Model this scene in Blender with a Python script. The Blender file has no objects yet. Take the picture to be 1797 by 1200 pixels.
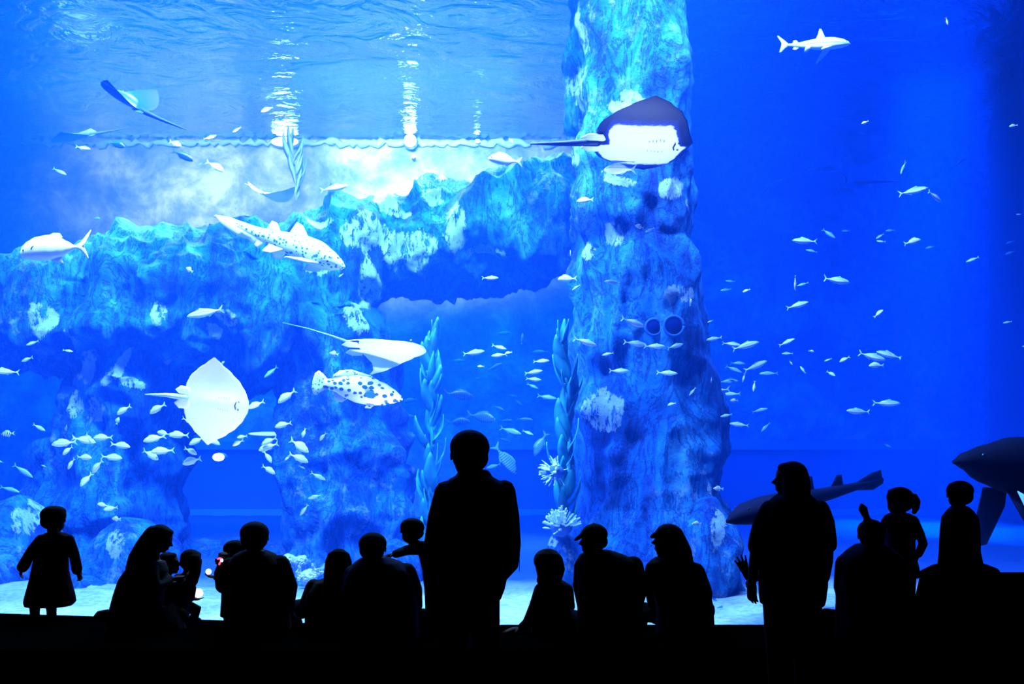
import bpy, bmesh, math, random
from mathutils import Vector, Matrix, noise, Euler
from mathutils.bvhtree import BVHTree
S = bpy.context.scene
COL = S.collection
R = math.radians
V = Vector

# ------------------------------------------------------------------ camera
FPX, U0, V0, ZC = 1500.0, 898.5, 800.0, 1.60          # focal length in px, principal column, horizon row, eye height
cd = bpy.data.cameras.new('camera')
cam = bpy.data.objects.new('camera', cd); COL.objects.link(cam)
cam.location = (0, 0, ZC); cam.rotation_euler = (R(90), 0, 0)
cd.sensor_fit = 'HORIZONTAL'; cd.sensor_width = 36.0
cd.lens = 36.0 * FPX / 1797.0
cd.shift_y = (V0 - 600.0) / 1797.0
cd.clip_end = 200
S.camera = cam

def W(u, v, d):
    """world point seen at photo pixel (u, v), d metres in front of the eye"""
    return V(((u - U0) / FPX * d, d, ZC + (V0 - v) / FPX * d))

# ------------------------------------------------------------------ world, exposure, sampling of light
w = bpy.data.worlds.new('dark_hall'); S.world = w; w.use_nodes = True
w.node_tree.nodes['Background'].inputs[0].default_value = (0, 0, 0, 1)
S.view_settings.view_transform = 'Standard'; S.view_settings.look = 'None'
S.view_settings.gamma = 1.0; S.view_settings.use_curve_mapping = False
S.view_settings.exposure = 0.6
cy = S.cycles
cy.max_bounces = 6; cy.diffuse_bounces = 2; cy.glossy_bounces = 3; cy.transmission_bounces = 4
cy.transparent_max_bounces = 12; cy.volume_bounces = 0
cy.caustics_reflective = False; cy.caustics_refractive = False
cy.use_denoising = True
cy.sample_clamp_indirect = 4.0

GLASS_D, WATER_D, BACK_D = 7.0, 7.12, 19.0
SURF_Z = ZC + 555 / FPX * BACK_D                       # underside of the water meets the rear wall at row 245

# ------------------------------------------------------------------ lamps of the tank, with added fill lights
def lamp(name, kind, loc, aim, energy, color, **kw):
    l = bpy.data.lights.new(name, kind); l.energy = energy; l.color = color
    for k, val in kw.items(): setattr(l, k, val)
    o = bpy.data.objects.new(name, l); COL.objects.link(o); o.location = loc
    o.rotation_euler = (V(aim) - V(loc)).to_track_quat('-Z', 'Y').to_euler()
    return o

lamp('overhead_blue_lamp', 'AREA', (-4.0, 12.5, 9.7), (-4.0, 12.5, 0), 9000, (0.003, 0.20, 1.0), shape='RECTANGLE', size=15, size_y=7)
lamp('front_lamp', 'AREA', (-2.0, 7.34, 9.3), (-2.0, 11.0, 2.8), 8200, (0.44, 0.60, 1.0), shape='RECTANGLE', size=10, size_y=0.3)
lamp('left_wall_washer', 'AREA', (-5.2, 14.4, 8.1), (-5.2, 19, 7.5), 400, (1.0, 0.60, 1.0), shape='RECTANGLE', size=7.0, size_y=0.4, spread=R(64))
lamp('left_wall_washer', 'AREA', (-1.7, 14.2, 8.1), (-1.6, 19, 7.5), 470, (1.0, 0.70, 1.0), shape='RECTANGLE', size=3.6, size_y=0.4, spread=R(56))
lamp('added_ridge_light', 'AREA', (-2.6, 13.9, 9.6), (-2.6, 12.0, 5.0), 1000, (0.8, 0.80, 1.0), shape='RECTANGLE', size=9, size_y=0.4, spread=R(60))  # added backlight that whitens the top edge of the arch
lamp('right_beam_lamp', 'SPOT', (8.0, 16.0, 10.3), (7.7, 16.0, 0), 90000, (0.002, 0.30, 1.0), spot_size=R(27), spot_blend=1.0, shadow_soft_size=0.9)
lamp('added_front_uplight', 'AREA', (-2.4, 7.25, 0.12), (-2.4, 9.0, 3.2), 215, (0.58, 0.74, 1.0), shape='RECTANGLE', size=7, size_y=0.12)  # added uplight, unseen behind the ledge, brightens the ray bellies
lamp('added_belly_spot', 'SPOT', (1.30, 7.22, 0.2), W(1128, 250, 8.6), 1500, (0.75, 0.8, 1.0), spot_size=R(17), spot_blend=0.8, shadow_soft_size=0.1)  # added spots, one per ray, that whiten the bellies from below
lamp('added_belly_spot', 'SPOT', (-2.6, 7.22, 0.2), W(379, 706, 8.7), 270, (0.75, 0.8, 1.0), spot_size=R(28), spot_blend=0.8, shadow_soft_size=0.1)
lamp('added_belly_spot', 'SPOT', (-1.0, 7.22, 0.2), W(683, 613, 9.0), 560, (0.75, 0.8, 1.0), spot_size=R(22), spot_blend=0.9, shadow_soft_size=0.1)

# ------------------------------------------------------------------ materials
def mat(name, col, rough=0.6, spec=0.3, metal=0.0):
    m = bpy.data.materials.new(name); m.use_nodes = True
    b = m.node_tree.nodes['Principled BSDF']
    b.inputs['Base Color'].default_value = (*col, 1); b.inputs['Roughness'].default_value = rough
    b.inputs['Specular IOR Level'].default_value = spec; b.inputs['Metallic'].default_value = metal
    return m

def glow_mat(name, col, e):
    m = mat(name, col, .4); q = m.node_tree.nodes['Principled BSDF']; q.inputs['Emission Color'].default_value = (*col, 1); q.inputs['Emission Strength'].default_value = e; return m

class NT:
    """small helper for node trees"""
    def __init__(s, m): s.t = m.node_tree; s.n = s.t.nodes; s.b = s.n.get('Principled BSDF')
    def add(s, kind, props=None, **ins):
        nd = s.n.new(kind)
        for k, val in (props or {}).items(): setattr(nd, k, val)
        for k, val in ins.items(): s.put(nd, k, val)
        return nd
    def put(s, nd, k, val):
        k2 = int(k[1:]) if k[0] == '_' and k[1:].isdigit() else k.replace('_', ' ')
        sock = nd.inputs[k2]
        if isinstance(val, tuple) and len(val) == 2 and hasattr(val[0], 'outputs'): s.t.links.new(val[0].outputs[val[1]], sock)
        elif hasattr(val, 'outputs'): s.t.links.new(val.outputs[0], sock)
        else: sock.default_value = val
    def ramp(s, fac, stops, interp='LINEAR'):
        nd = s.n.new('ShaderNodeValToRGB'); s.t.links.new(fac.outputs[0] if hasattr(fac, 'outputs') else fac, nd.inputs[0])
        cr = nd.color_ramp; cr.interpolation = interp
        while len(cr.elements) < len(stops): cr.elements.new(0.5)
        for e, (p, c) in zip(cr.elements, stops):
            e.position = p; e.color = c if len(c) == 4 else (*c, 1)
        return nd
    def mix(s, fac, a, b, blend='MIX'):
        nd = s.n.new('ShaderNodeMix'); nd.data_type = 'RGBA'; nd.blend_type = blend
        for i, val in ((0, fac), (6, a), (7, b)):
            if hasattr(val, 'outputs'):
                o = next((x for x in val.outputs if x.enabled), val.outputs[0]); s.t.links.new(o, nd.inputs[i])
            elif hasattr(val, 'is_linked'): s.t.links.new(val, nd.inputs[i])
            else: nd.inputs[i].default_value = val if i == 0 else (*val, 1)
        return nd
    def out(s, nd, sock): 
        o = next((x for x in nd.outputs if x.enabled), nd.outputs[0]); s.t.links.new(o, sock)
    def bump(s, h, strength=0.5, dist=0.05):
        nd = s.n.new('ShaderNodeBump'); nd.inputs['Strength'].default_value = strength; nd.inputs['Distance'].default_value = dist
        s.t.links.new(h.outputs[0], nd.inputs['Height']); s.t.links.new(nd.outputs[0], s.b.inputs['Normal'])

# ------------------------------------------------------------------ mesh building
class MB:
    def __init__(s): s.v = []; s.f = []; s.m = []
    def ring_loft(s, rings, cap=True, mi=0):
        """closed rings of equal length joined in order; ends closed by fans"""
        n = len(rings[0]); b = len(s.v)
        for r in rings: s.v.extend(r)
        for i in range(len(rings) - 1):
            for k in range(n):
                k2 = (k + 1) % n
                s.f.append((b + i*n + k, b + i*n + k2, b + (i+1)*n + k2, b + (i+1)*n + k)); s.m.append(mi)
        if cap:
            for e, ring in ((0, rings[0]), (len(rings)-1, rings[-1])):
                c = sum(ring, V((0, 0, 0))) / n; ci = len(s.v); s.v.append(c)
                for k in range(n):
                    a, d = b + e*n + k, b + e*n + (k+1) % n
                    s.f.append((ci, d, a) if e == 0 else (ci, a, d)); s.m.append(mi)
    def tube(s, pts, seg=10, flat=None, mi=0, ends=True):
        """tapered tube through [(point, radius)], rounded ends; flat=(axis, factor) squashes it"""
        P = [V(p) for p, r in pts]; Rr = [r for p, r in pts]
        if ends:
            d0 = (P[0] - P[1]).normalized(); d1 = (P[-1] - P[-2]).normalized()
            pre = [(P[0] + d0*Rr[0]*0.95, Rr[0]*0.3), (P[0] + d0*Rr[0]*0.6, Rr[0]*0.8)]
            post = [(P[-1] + d1*Rr[-1]*0.6, Rr[-1]*0.8), (P[-1] + d1*Rr[-1]*0.95, Rr[-1]*0.3)]
            P = [p for p, r in pre] + P + [p for p, r in post]; Rr = [r for p, r in pre] + Rr + [r for p, r in post]
        rings = []; n = len(P); prev = None
        for i in range(n):
            t = (P[min(i+1, n-1)] - P[max(i-1, 0)])
            t = t.normalized() if t.length > 1e-9 else V((0, 0, 1))
            if prev is None:
                a = t.orthogonal().normalized()
            else:
                a = prev - t * prev.dot(t)
                a = a.normalized() if a.length > 1e-6 else t.orthogonal().normalized()
            prev = a; bb = t.cross(a)
            ring = []
            for k in range(seg):
                g = 2*math.pi*k/seg
                o = (a*math.cos(g) + bb*math.sin(g)) * Rr[i]
                if flat:
                    ax, fk = flat; ax = V(ax).normalized(); o = o - ax * o.dot(ax) * (1 - fk)
                ring.append(P[i] + o)
            rings.append(ring)
        s.ring_loft(rings, mi=mi)
    def ell(s, c, r, rot=None, seg=16, rings=10, mi=0):
        c = V(c); rs = []
        for i in range(1, rings):
            th = math.pi*i/rings
            ring = []
            for k in range(seg):
                ph = 2*math.pi*k/seg
                p = V((r[0]*math.sin(th)*math.cos(ph), r[1]*math.sin(th)*math.sin(ph), -r[2]*math.cos(th)))
                ring.append(c + (rot @ p if rot is not None else p))
            rs.append(ring)
        b = len(s.v); s.ring_loft(rs, cap=False, mi=mi)
        for e, ring, z in ((0, 0, -r[2]), (1, len(rs)-1, r[2])):
            p = V((0, 0, z)); ci = len(s.v); s.v.append(c + (rot @ p if rot is not None else p))
            for k in range(seg):
                a, d = b + ring*seg + k, b + ring*seg + (k+1) % seg
                s.f.append((ci, d, a) if e == 0 else (ci, a, d)); s.m.append(mi)
    def vloft(s, rows, d, seg=22, p=2.0, g=0.0, mi=0):
        """horizontal rings stacked in height; row = (v, uL, uR, depth radius [, depth shift])"""
        rings = []
        rows = sorted(rows, key=lambda r: -r[0])
        for r in rows:
            v, ul, ur, ry = r[:4]; dd = d + (r[4] if len(r) > 4 else 0)
            c = W((ul+ur)/2, v, dd); rx = max(0.004, (ur-ul)/2/FPX*dd + g); ry = max(0.004, ry + g)
            ring = []
            for k in range(seg):
                a = 2*math.pi*k/seg; ca, sa = math.cos(a), math.sin(a)
                q = 2.0/p
                ring.append(c + V((rx*math.copysign(abs(ca)**q, ca), ry*math.copysign(abs(sa)**q, sa), 0)))
            rings.append(ring)
        s.ring_loft(rings, mi=mi)
    def uloft(s, cols, d, seg=22, p=2.4, mi=0):
        """vertical rings set along the width; col = (u, vTop, vBottom, depth radius [, depth shift])"""
        rings = []
        for r in cols:
            u, vt, vb, ry = r[:4]; dd = d + (r[4] if len(r) > 4 else 0)
            c = W(u, (vt+vb)/2, dd); rz = (vb-vt)/2/FPX*dd
            ring = []
            for k in range(seg):
                a = 2*math.pi*k/seg; ca, sa = math.cos(a), math.sin(a); q = 2.0/p
                ring.append(c + V((0, ry*math.copysign(abs(ca)**q, ca), rz*math.copysign(abs(sa)**q, sa))))
            rings.append(ring)
        s.ring_loft(rings, mi=mi)
    def box(s, lo, hi, mi=0):
        x0, y0, z0 = lo; x1, y1, z1 = hi; b = len(s.v)
        s.v += [V(p) for p in ((x0,y0,z0),(x1,y0,z0),(x1,y1,z0),(x0,y1,z0),(x0,y0,z1),(x1,y0,z1),(x1,y1,z1),(x0,y1,z1))]
        for f in ((0,3,2,1),(4,5,6,7),(0,1,5,4),(1,2,6,5),(2,3,7,6),(3,0,4,7)):
            s.f.append(tuple(b+i for i in f)); s.m.append(mi)
    def plate(s, pts, t, axis=(0, 1, 0), mi=0):
        """thin solid from an outline, tapered to its rim"""
        ax = V(axis).normalized(); n = len(pts); pts = [V(p) for p in pts]; c = sum(pts, V((0,0,0)))/n
        rings = [[c + (p-c)*0.55 - ax*t/2 for p in pts], [c + (p-c)*0.97 - ax*t/4 for p in pts], list(pts), [c + (p-c)*0.97 + ax*t/4 for p in pts], [c + (p-c)*0.55 + ax*t/2 for p in pts]]
        s.ring_loft(rings, mi=mi)
    def mesh(s, name, smooth=True):
        me = bpy.data.meshes.new(name); me.from_pydata([tuple(v) for v in s.v], [], s.f)
        if any(s.m): me.polygons.foreach_set('material_index', s.m)
        bm = bmesh.new(); bm.from_mesh(me); bmesh.ops.recalc_face_normals(bm, faces=bm.faces); bm.to_mesh(me); bm.free()
        if smooth: me.polygons.foreach_set('use_smooth', [True]*len(me.polygons))
        me.update(); return me

def remeshed(mb, name, voxel, smooth=2):
    """the union of the overlapping closed shapes as one continuous surface"""
    me = mb.mesh(name + '_src')
    o = bpy.data.objects.new(name + '_src', me); COL.objects.link(o)
    m = o.modifiers.new('r', 'REMESH'); m.mode = 'VOXEL'; m.voxel_size = voxel; m.use_smooth_shade = True
    if smooth:
        q = o.modifiers.new('s', 'SMOOTH'); q.iterations = smooth; q.factor = 0.5
    dg = bpy.context.evaluated_depsgraph_get(); dg.update()
    out = bpy.data.meshes.new_from_object(o.evaluated_get(dg)); out.name = name
    bpy.data.objects.remove(o); bpy.data.meshes.remove(me)
    out.materials.clear()
    out.polygons.foreach_set('use_smooth', [True]*len(out.polygons))
    return out

def obj(name, me, mats, parent=None, loc=None):
    if isinstance(me, MB): me = me.mesh(name)
    for m in (mats if isinstance(mats, (list, tuple)) else [mats]):
        if m is not None and m.name not in me.materials: me.materials.append(m)
    o = bpy.data.objects.new(name, me); COL.objects.link(o)
    if parent is not None: o.parent = parent
    if loc is not None: o.location = loc
    return o
def tag(o, label=None, cat=None, group=None, kind=None):
    if label: o['label'] = label
    if cat: o['category'] = cat
    if group: o['group'] = group
    if kind: o['kind'] = kind
    return o
def thing(name, label, cat, loc=(0, 0, 0), group=None):
    o = bpy.data.objects.new(name, None); COL.objects.link(o); o.location = loc; o.empty_display_size = 0.1
    return tag(o, label, cat, group)
def recenter(me, loc):
    """mesh was built in world space: move it so that loc is its origin"""
    me.transform(Matrix.Translation(-V(loc)))
    return me

# ------------------------------------------------------------------ the setting: dark hall, tank, water
HX0, HX1, TX0, TX1 = -6.5, 6.5, -13.5, 10.6
m_hall = mat('hall_black_paint', (0.004, 0.004, 0.005), 0.9, 0.05)
m_carpet = mat('hall_black_carpet', (0.0012, 0.0012, 0.0015), 1.0, 0.0)
def slab(name, lo, hi, m, kind='structure', label=None):
    b = MB(); b.box(lo, hi); o = obj(name, b.mesh(name, False), m); o['kind'] = kind
    if label: o['label'] = label
    return o
slab('floor', (HX0, -4, -0.2), (HX1, 7.0, 0.0), m_carpet)
slab('ceiling', (HX0, -4, 5.6), (HX1, 6.9, 5.8), m_hall)
slab('wall_left', (HX0-0.2, -4, 0), (HX0, 6.9, 5.6), m_hall)
slab('wall_right', (HX1, -4, 0), (HX1+0.2, 6.9, 5.6), m_hall)
slab('wall_back', (HX0, -4.2, 0), (HX1, -4, 5.6), m_hall)
slab('wall_front', (TX0-0.3, 6.9, 5.6), (TX1+0.3, 7.12, 9.2), m_hall)

m_wall = mat('tank_wall_paint', (0.05, 0.22, 0.60), 0.8, 0.1)
n = NT(m_wall)
tc = n.add('ShaderNodeTexCoord')
nz = n.add('ShaderNodeTexNoise', Vector=(tc, 3), Scale=0.9, Detail=9.0, Roughness=0.68, Distortion=0.25)
rp = n.ramp(nz, [(0.38, (0.10, 0.15, 0.45)), (0.50, (0.24, 0.27, 0.58)), (0.62, (0.55, 0.52, 0.80))])
n.out(rp, n.b.inputs['Base Color']); n.bump(nz, 0.6, 0.25)
m_side = mat('tank_side_paint', (0.02, 0.08, 0.30), 0.8, 0.1)
slab('wall_tank_rear', (TX0, BACK_D, -0.6), (TX1, BACK_D+0.3, SURF_Z+2.2), m_wall)
slab('wall_tank_left', (TX0-0.3, WATER_D, -0.6), (TX0, BACK_D+0.3, SURF_Z+2.2), m_side)
slab('wall_tank_right', (TX1, WATER_D, -0.6), (TX1+0.3, BACK_D+0.3, SURF_Z+2.2), m_side)
slab('ceiling_tank', (TX0-0.3, 6.9, SURF_Z+2.2), (TX1+0.3, BACK_D+0.3, SURF_Z+2.4), m_hall)

# pale ledge along the waterline
m_ledge = mat('waterline_ledge', (0.30, 0.45, 0.62), 0.8, 0.1)
b = MB(); rnd = random.Random(3)
for sgn, zz, rr in ((1, SURF_Z-0.10, 0.10),):
    pts = []
    for i in range(160):
        x = TX0 + 0.2 + (0.9 - TX0) * i/159
        pts.append((V((x, BACK_D-0.06, zz + rnd.uniform(-.05, .05))), rr*(0.55+rnd.uniform(-.35, .55))))
    b.tube(pts, 8)
o = obj('trim_1', b, m_ledge); o['kind'] = 'structure'

# glass front
m_glass = bpy.data.materials.new('acrylic_pane'); m_glass.use_nodes = True
n = NT(m_glass); n.n.remove(n.b)
tr = n.add('ShaderNodeBsdfTransparent'); gl = n.add('ShaderNodeBsdfGlossy', Roughness=0.02)
lw = n.add('ShaderNodeFresnel', IOR=1.25); mx = n.add('ShaderNodeMixShader', Fac=lw)
n.t.links.new(tr.outputs[0], mx.inputs[1]); n.t.links.new(gl.outputs[0], mx.inputs[2])
n.t.links.new(mx.outputs[0], n.n['Material Output'].inputs[0])
slab('window_1', (TX0, 7.02, 0.0), (TX1, 7.10, 5.6), m_glass)

# body of water
m_water = bpy.data.materials.new('tank_water'); m_water.use_nodes = True
n = NT(m_water); n.n.remove(n.b)
WABS = (0.11, 0.055, 0.010); WSC = (0.0005, 0.006, 0.040)
ab = n.add('ShaderNodeVolumeAbsorption', Color=(1-WABS[0], 1-WABS[1], 1-WABS[2], 1), Density=1.0)
sc = n.add('ShaderNodeVolumeScatter', Color=(WSC[0]*20, WSC[1]*20, WSC[2]*20, 1), Density=0.05, Anisotropy=0.0)
ad = n.add('ShaderNodeAddShader'); n.t.links.new(ab.outputs[0], ad.inputs[0]); n.t.links.new(sc.outputs[0], ad.inputs[1])
n.t.links.new(ad.outputs[0], n.n['Material Output'].inputs['Volume'])
slab('water', (TX0-0.1, WATER_D, -0.5), (TX1+0.1, BACK_D+0.1, SURF_Z+0.15), m_water, 'structure', 'blue water filling the tank')

# underside of the water surface: a mirror at grazing angles, open to steep light
m_surf = bpy.data.materials.new('water_surface'); m_surf.use_nodes = True
n = NT(m_surf); n.n.remove(n.b)
tc = n.add('ShaderNodeTexCoord')
mp = n.add('ShaderNodeMapping', Vector=(tc, 3), Scale=(1.0, 1.5, 1.0), Rotation=(0, 0, R(18)))
n1 = n.add('ShaderNodeTexNoise', Vector=mp, Scale=1.15, Detail=4.0, Roughness=0.55, Distortion=1.2)
bp = n.add('ShaderNodeBump', Strength=0.55, Distance=0.16, Height=n1)
gl = n.add('ShaderNodeBsdfGlossy', Color=(1, 1, 1, 1), Roughness=0.03, Normal=bp)
tr = n.add('ShaderNodeBsdfTransparent')
lw = n.add('ShaderNodeLayerWeight', Blend=0.5)
rp = n.ramp(lw.outputs['Facing'], [(0.30, (0, 0, 0)), (0.48, (1, 1, 1))])
mx = n.add('ShaderNodeMixShader', Fac=rp)
n.t.links.new(tr.outputs[0], mx.inputs[1]); n.t.links.new(gl.outputs[0], mx.inputs[2])
n.t.links.new(mx.outputs[0], n.n['Material Output'].inputs[0])
b = MB(); NXs, NYs = 150, 90
for j in range(NYs+1):
    for i in range(NXs+1):
        x = TX0 + (TX1-TX0)*i/NXs; y = WATER_D + (BACK_D-WATER_D)*j/NYs
        z = SURF_Z + 0.02*noise.noise(V((x*0.7, y*1.1, 0))) + 0.008*noise.noise(V((x*2.1, y*3.3, 4)))
        b.v.append(V((x, y, z)))
for j in range(NYs):
    for i in range(NXs):
        q = j*(NXs+1)+i; b.f.append((q, q+1, q+NXs+2, q+NXs+1)); b.m.append(0)
o = obj('water_surface', b, m_surf); tag(o, 'rippled underside of the water surface mirroring the rear wall', kind='structure')

# sand
m_sand = mat('pale_sand', (0.55, 0.6, 0.65), 0.95, 0.1); n = NT(m_sand)
tc = n.add('ShaderNodeTexCoord'); nz = n.add('ShaderNodeTexNoise', Vector=(tc, 3), Scale=14.0, Detail=8.0, Roughness=0.7)
n2 = n.add('ShaderNodeTexNoise', Vector=(tc, 3), Scale=1.6, Detail=4.0)
c1 = n.ramp(nz, [(0.3, (0.10, 0.16, 0.26)), (0.6, (0.26, 0.33, 0.42))]); c2 = n.ramp(n2, [(0.35, (0.55, 0.6, 0.7)), (0.65, (1, 1, 1))])
sandc = n.mix(1.0, c1, c2, 'MULTIPLY')
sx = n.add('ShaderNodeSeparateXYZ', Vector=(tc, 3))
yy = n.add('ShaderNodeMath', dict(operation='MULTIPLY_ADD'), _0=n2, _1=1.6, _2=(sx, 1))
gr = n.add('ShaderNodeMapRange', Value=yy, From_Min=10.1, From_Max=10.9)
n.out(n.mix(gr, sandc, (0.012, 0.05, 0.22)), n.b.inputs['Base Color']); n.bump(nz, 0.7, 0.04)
b = MB(); NXs, NYs = 160, 90
for j in range(NYs+1):
    for i in range(NXs+1):
        x = TX0 + (TX1-TX0)*i/NXs; y = WATER_D + (BACK_D-WATER_D)*(j/NYs)
        z = 0.14 + 0.012*(y-7) + 0.07*noise.noise(V((x*0.8, y*0.8, 2))) + 0.03*noise.noise(V((x*2.5, y*2.5, 7)))
        b.v.append(V((x, y, z)))
for j in range(NYs):
    for i in range(NXs):
        q = j*(NXs+1)+i; b.f.append((q, q+1, q+NXs+2, q+NXs+1)); b.m.append(0)
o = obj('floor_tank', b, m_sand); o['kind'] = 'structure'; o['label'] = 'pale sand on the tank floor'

# second viewing window low in the rear wall, with its rails
m_rail = mat('rear_window_rail', (0.10, 0.25, 0.55), 0.6, 0.2); m_rear = mat('rear_window_dark_pane', (0.06, 0.10, 0.36), 0.3, 0.4)
for k, (ua, ub) in enumerate(((290, 515), (850, 1010), (1200, 1640))):
    b = MB(); xa, xb = W(ua, 0, BACK_D).x, W(ub, 0, BACK_D).x
    b.box((xa, BACK_D-0.06, 0.32), (xb, BACK_D-0.02, 1.78)); o = obj('window_%d' % (k+2), b.mesh('window', False), m_rear); o['kind'] = 'structure'
    for z0, z1 in ((1.74, 1.92), (0.22, 0.42)):
        b = MB(); b.box((xa-0.05, BACK_D-0.14, z0), (xb+0.05, BACK_D-0.0, z1)); obj('window_rail', b.mesh('window_rail', False), m_rail, o)

# ------------------------------------------------------------------ rockwork
m_rock = mat('rockwork', (0.05, 0.2, 0.5), 0.85, 0.15); n = NT(m_rock)
tc = n.add('ShaderNodeTexCoord')
mpv = n.add('ShaderNodeMapping', Vector=(tc, 3), Scale=(1.0, 1.0, 0.40))
na = n.add('ShaderNodeTexNoise', Vector=mpv, Scale=1.25, Detail=12.0, Roughness=0.72, Distortion=0.7)
nb = n.add('ShaderNodeTexNoise', Vector=(tc, 3), Scale=5.5, Detail=10.0, Roughness=0.75)
nc = n.add('ShaderNodeTexNoise', Vector=mpv, Scale=0.7, Detail=4.0)
nd = n.add('ShaderNodeTexNoise', Vector=mpv, Scale=3.2, Detail=8.0, Roughness=0.7, Distortion=1.5)
base = n.ramp(na, [(0.36, (0.001, 0.016, 0.18)), (0.45, (0.002, 0.07, 0.36)), (0.53, (0.005, 0.15, 0.50)), (0.64, (0.05, 0.30, 0.62))])
crk = n.ramp(nd, [(0.455, (1, 1, 1)), (0.495, (0.25, 0.28, 0.5)), (0.505, (0.25, 0.28, 0.5)), (0.545, (1, 1, 1))])
base2 = n.mix(1.0, base, crk, 'MULTIPLY')
sp = n.ramp(nb, [(0.53, (0, 0, 0)), (0.66, (0.75, 0.75, 0.75))])
sp2 = n.ramp(nc, [(0.47, (0, 0, 0)), (0.62, (1, 1, 1))])
pm = n.mix(1.0, sp, sp2, 'MULTIPLY')
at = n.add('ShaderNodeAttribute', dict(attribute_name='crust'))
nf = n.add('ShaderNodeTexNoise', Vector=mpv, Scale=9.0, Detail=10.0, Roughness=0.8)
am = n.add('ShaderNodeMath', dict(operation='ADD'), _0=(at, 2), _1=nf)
cm = n.ramp(am, [(0.95, (0, 0, 0)), (1.16, (1, 1, 1))])  # highlight patches painted into the rock colour, edges broken by noise
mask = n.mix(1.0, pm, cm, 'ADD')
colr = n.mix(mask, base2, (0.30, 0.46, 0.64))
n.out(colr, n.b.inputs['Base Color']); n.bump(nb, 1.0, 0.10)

def crag(p):
    q = V((p.x*0.9, p.y*0.9, p.z*0.55))
    a = 0.30*noise.noise(q) + 0.16*noise.noise(q*2.3+V((5, 1, 2)))
    rdg = 1 - abs(noise.noise(V((p.x*1.7, p.y*1.7, p.z*0.6))+V((9, 4, 1))))
    a += 0.20*(rdg**3) - 0.10
    vd = noise.voronoi(V((p.x*1.1, p.y*1.1, p.z*0.8)))[0]
    a += 0.22*min(vd[1]-vd[0], 0.5) - 0.05
    st = p.z*1.3 + 0.5*noise.noise(V((p.x*0.7, p.y*0.7, 3)))
    a += (0.10*(abs((st % 1.0) - 0.5)*2) - 0.05)*max(0.0, 0.5 + noise.noise(V((p.x*0.8, p.y*0.8, p.z*0.6+9))))*1.6
    fl = 1 - abs(noise.noise(V((p.x*3.6, p.y*3.6, p.z*0.7))+V((2, 8, 5))))
    a += 0.10*(fl**4) - 0.04
    q3 = p*4.5
    a += 0.055*noise.noise(q3) + 0.03*noise.noise(p*9.5)
    return a
def rock(name, label, mb, voxel, amp, origin, lit_patches=()):
    me = remeshed(mb, name, voxel, 3)
    me.calc_loop_triangles()
    nrm = [vv.normal.copy() for vv in me.vertices]
    att = me.attributes.new('crust', 'FLOAT', 'POINT'); vals = []
    for vv, nn in zip(me.vertices, nrm):
        p = vv.co.copy()
        vv.co = p + nn*crag(p)*amp
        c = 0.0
        if lit_patches and p.y > 1:
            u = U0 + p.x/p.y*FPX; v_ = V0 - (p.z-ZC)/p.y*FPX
            for (cu, cv, ru, rv, ang) in lit_patches:
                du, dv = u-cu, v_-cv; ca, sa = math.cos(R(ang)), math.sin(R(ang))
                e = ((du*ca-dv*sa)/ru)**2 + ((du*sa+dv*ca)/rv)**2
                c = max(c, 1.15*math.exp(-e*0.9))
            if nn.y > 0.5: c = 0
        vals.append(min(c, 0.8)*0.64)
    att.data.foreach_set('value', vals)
    recenter(me, origin)
    o = obj(name, me, m_rock, loc=origin); tag(o, label, 'rock')
    return o

b = MB()
AD = 11.7
b.uloft([(-140,500,640,0.9,0.2),(0,478,640,1.0,0.2),(60,468,632,1.0,0.2),(120,455,650,1.1,0.1),(200,450,690,1.2,0),(250,440,690,1.2,0),(300,428,690,1.2,0),(350,416,660,1.2,0),
         (400,406,650,1.15,0),(450,402,660,1.15,0),(500,394,680,1.1,0.1),(550,382,680,1.0,0.2),(600,368,660,0.95,0.3),(640,362,560,0.9,0.4),(680,356,505,0.85,0.5),(720,345,510,0.85,0.6),
         (765,318,525,0.8,0.7),(800,332,515,0.8,0.7),(840,320,505,0.8,0.7),(890,306,500,0.8,0.7),(940,296,490,0.7,0.7),(1000,294,474,0.6,0.75),(1040,300,474,0.5,0.8)], AD)
# left leg, right pillar
b.vloft([(560,140,420,0.9),(640,136,345,0.9),(700,116,330,0.85),(760,98,312,0.85),(800,75,305,0.85),(850,62,300,0.9),(920,45,300,0.9),(1000,20,330,1.0),(1100,0,340,1.1),(1140,-10,360,1.1)], AD, p=2.6)
b.vloft([(560,500,655,0.8),(640,512,682,0.75),(700,510,698,0.75),(760,508,705,0.75),(820,512,722,0.75),(880,510,738,0.8),(960,506,744,0.85),(1060,500,748,0.9),(1140,495,750,0.95)], AD, p=2.8)
LIT_ARCH = [(277,548,18,30,10),(395,560,36,22,-20),(205,650,16,40,-35),(148,650,22,34,10),(130,710,20,34,8),(108,748,10,24,-20),(235,668,28,14,-20),(165,720,22,30,-30),(365,590,30,14,-30),(310,640,30,12,10),
      (120,590,30,12,-30),(70,560,22,40,20),(560,390,36,8,-10),(690,355,60,14,-16),(760,335,30,22,-20),(640,410,60,40,0),(720,440,70,50,0),(800,400,26,60,0),(850,450,50,20,-5),(640,500,20,60,0),(620,560,20,40,20),(560,470,30,16,0)]  # where highlights are painted into the colour of the arch
rock('rock_arch', 'long rock arch stepping up from left and resting on two rough legs', b, 0.045, 0.95, W(420, 1110, AD), LIT_ARCH)

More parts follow.
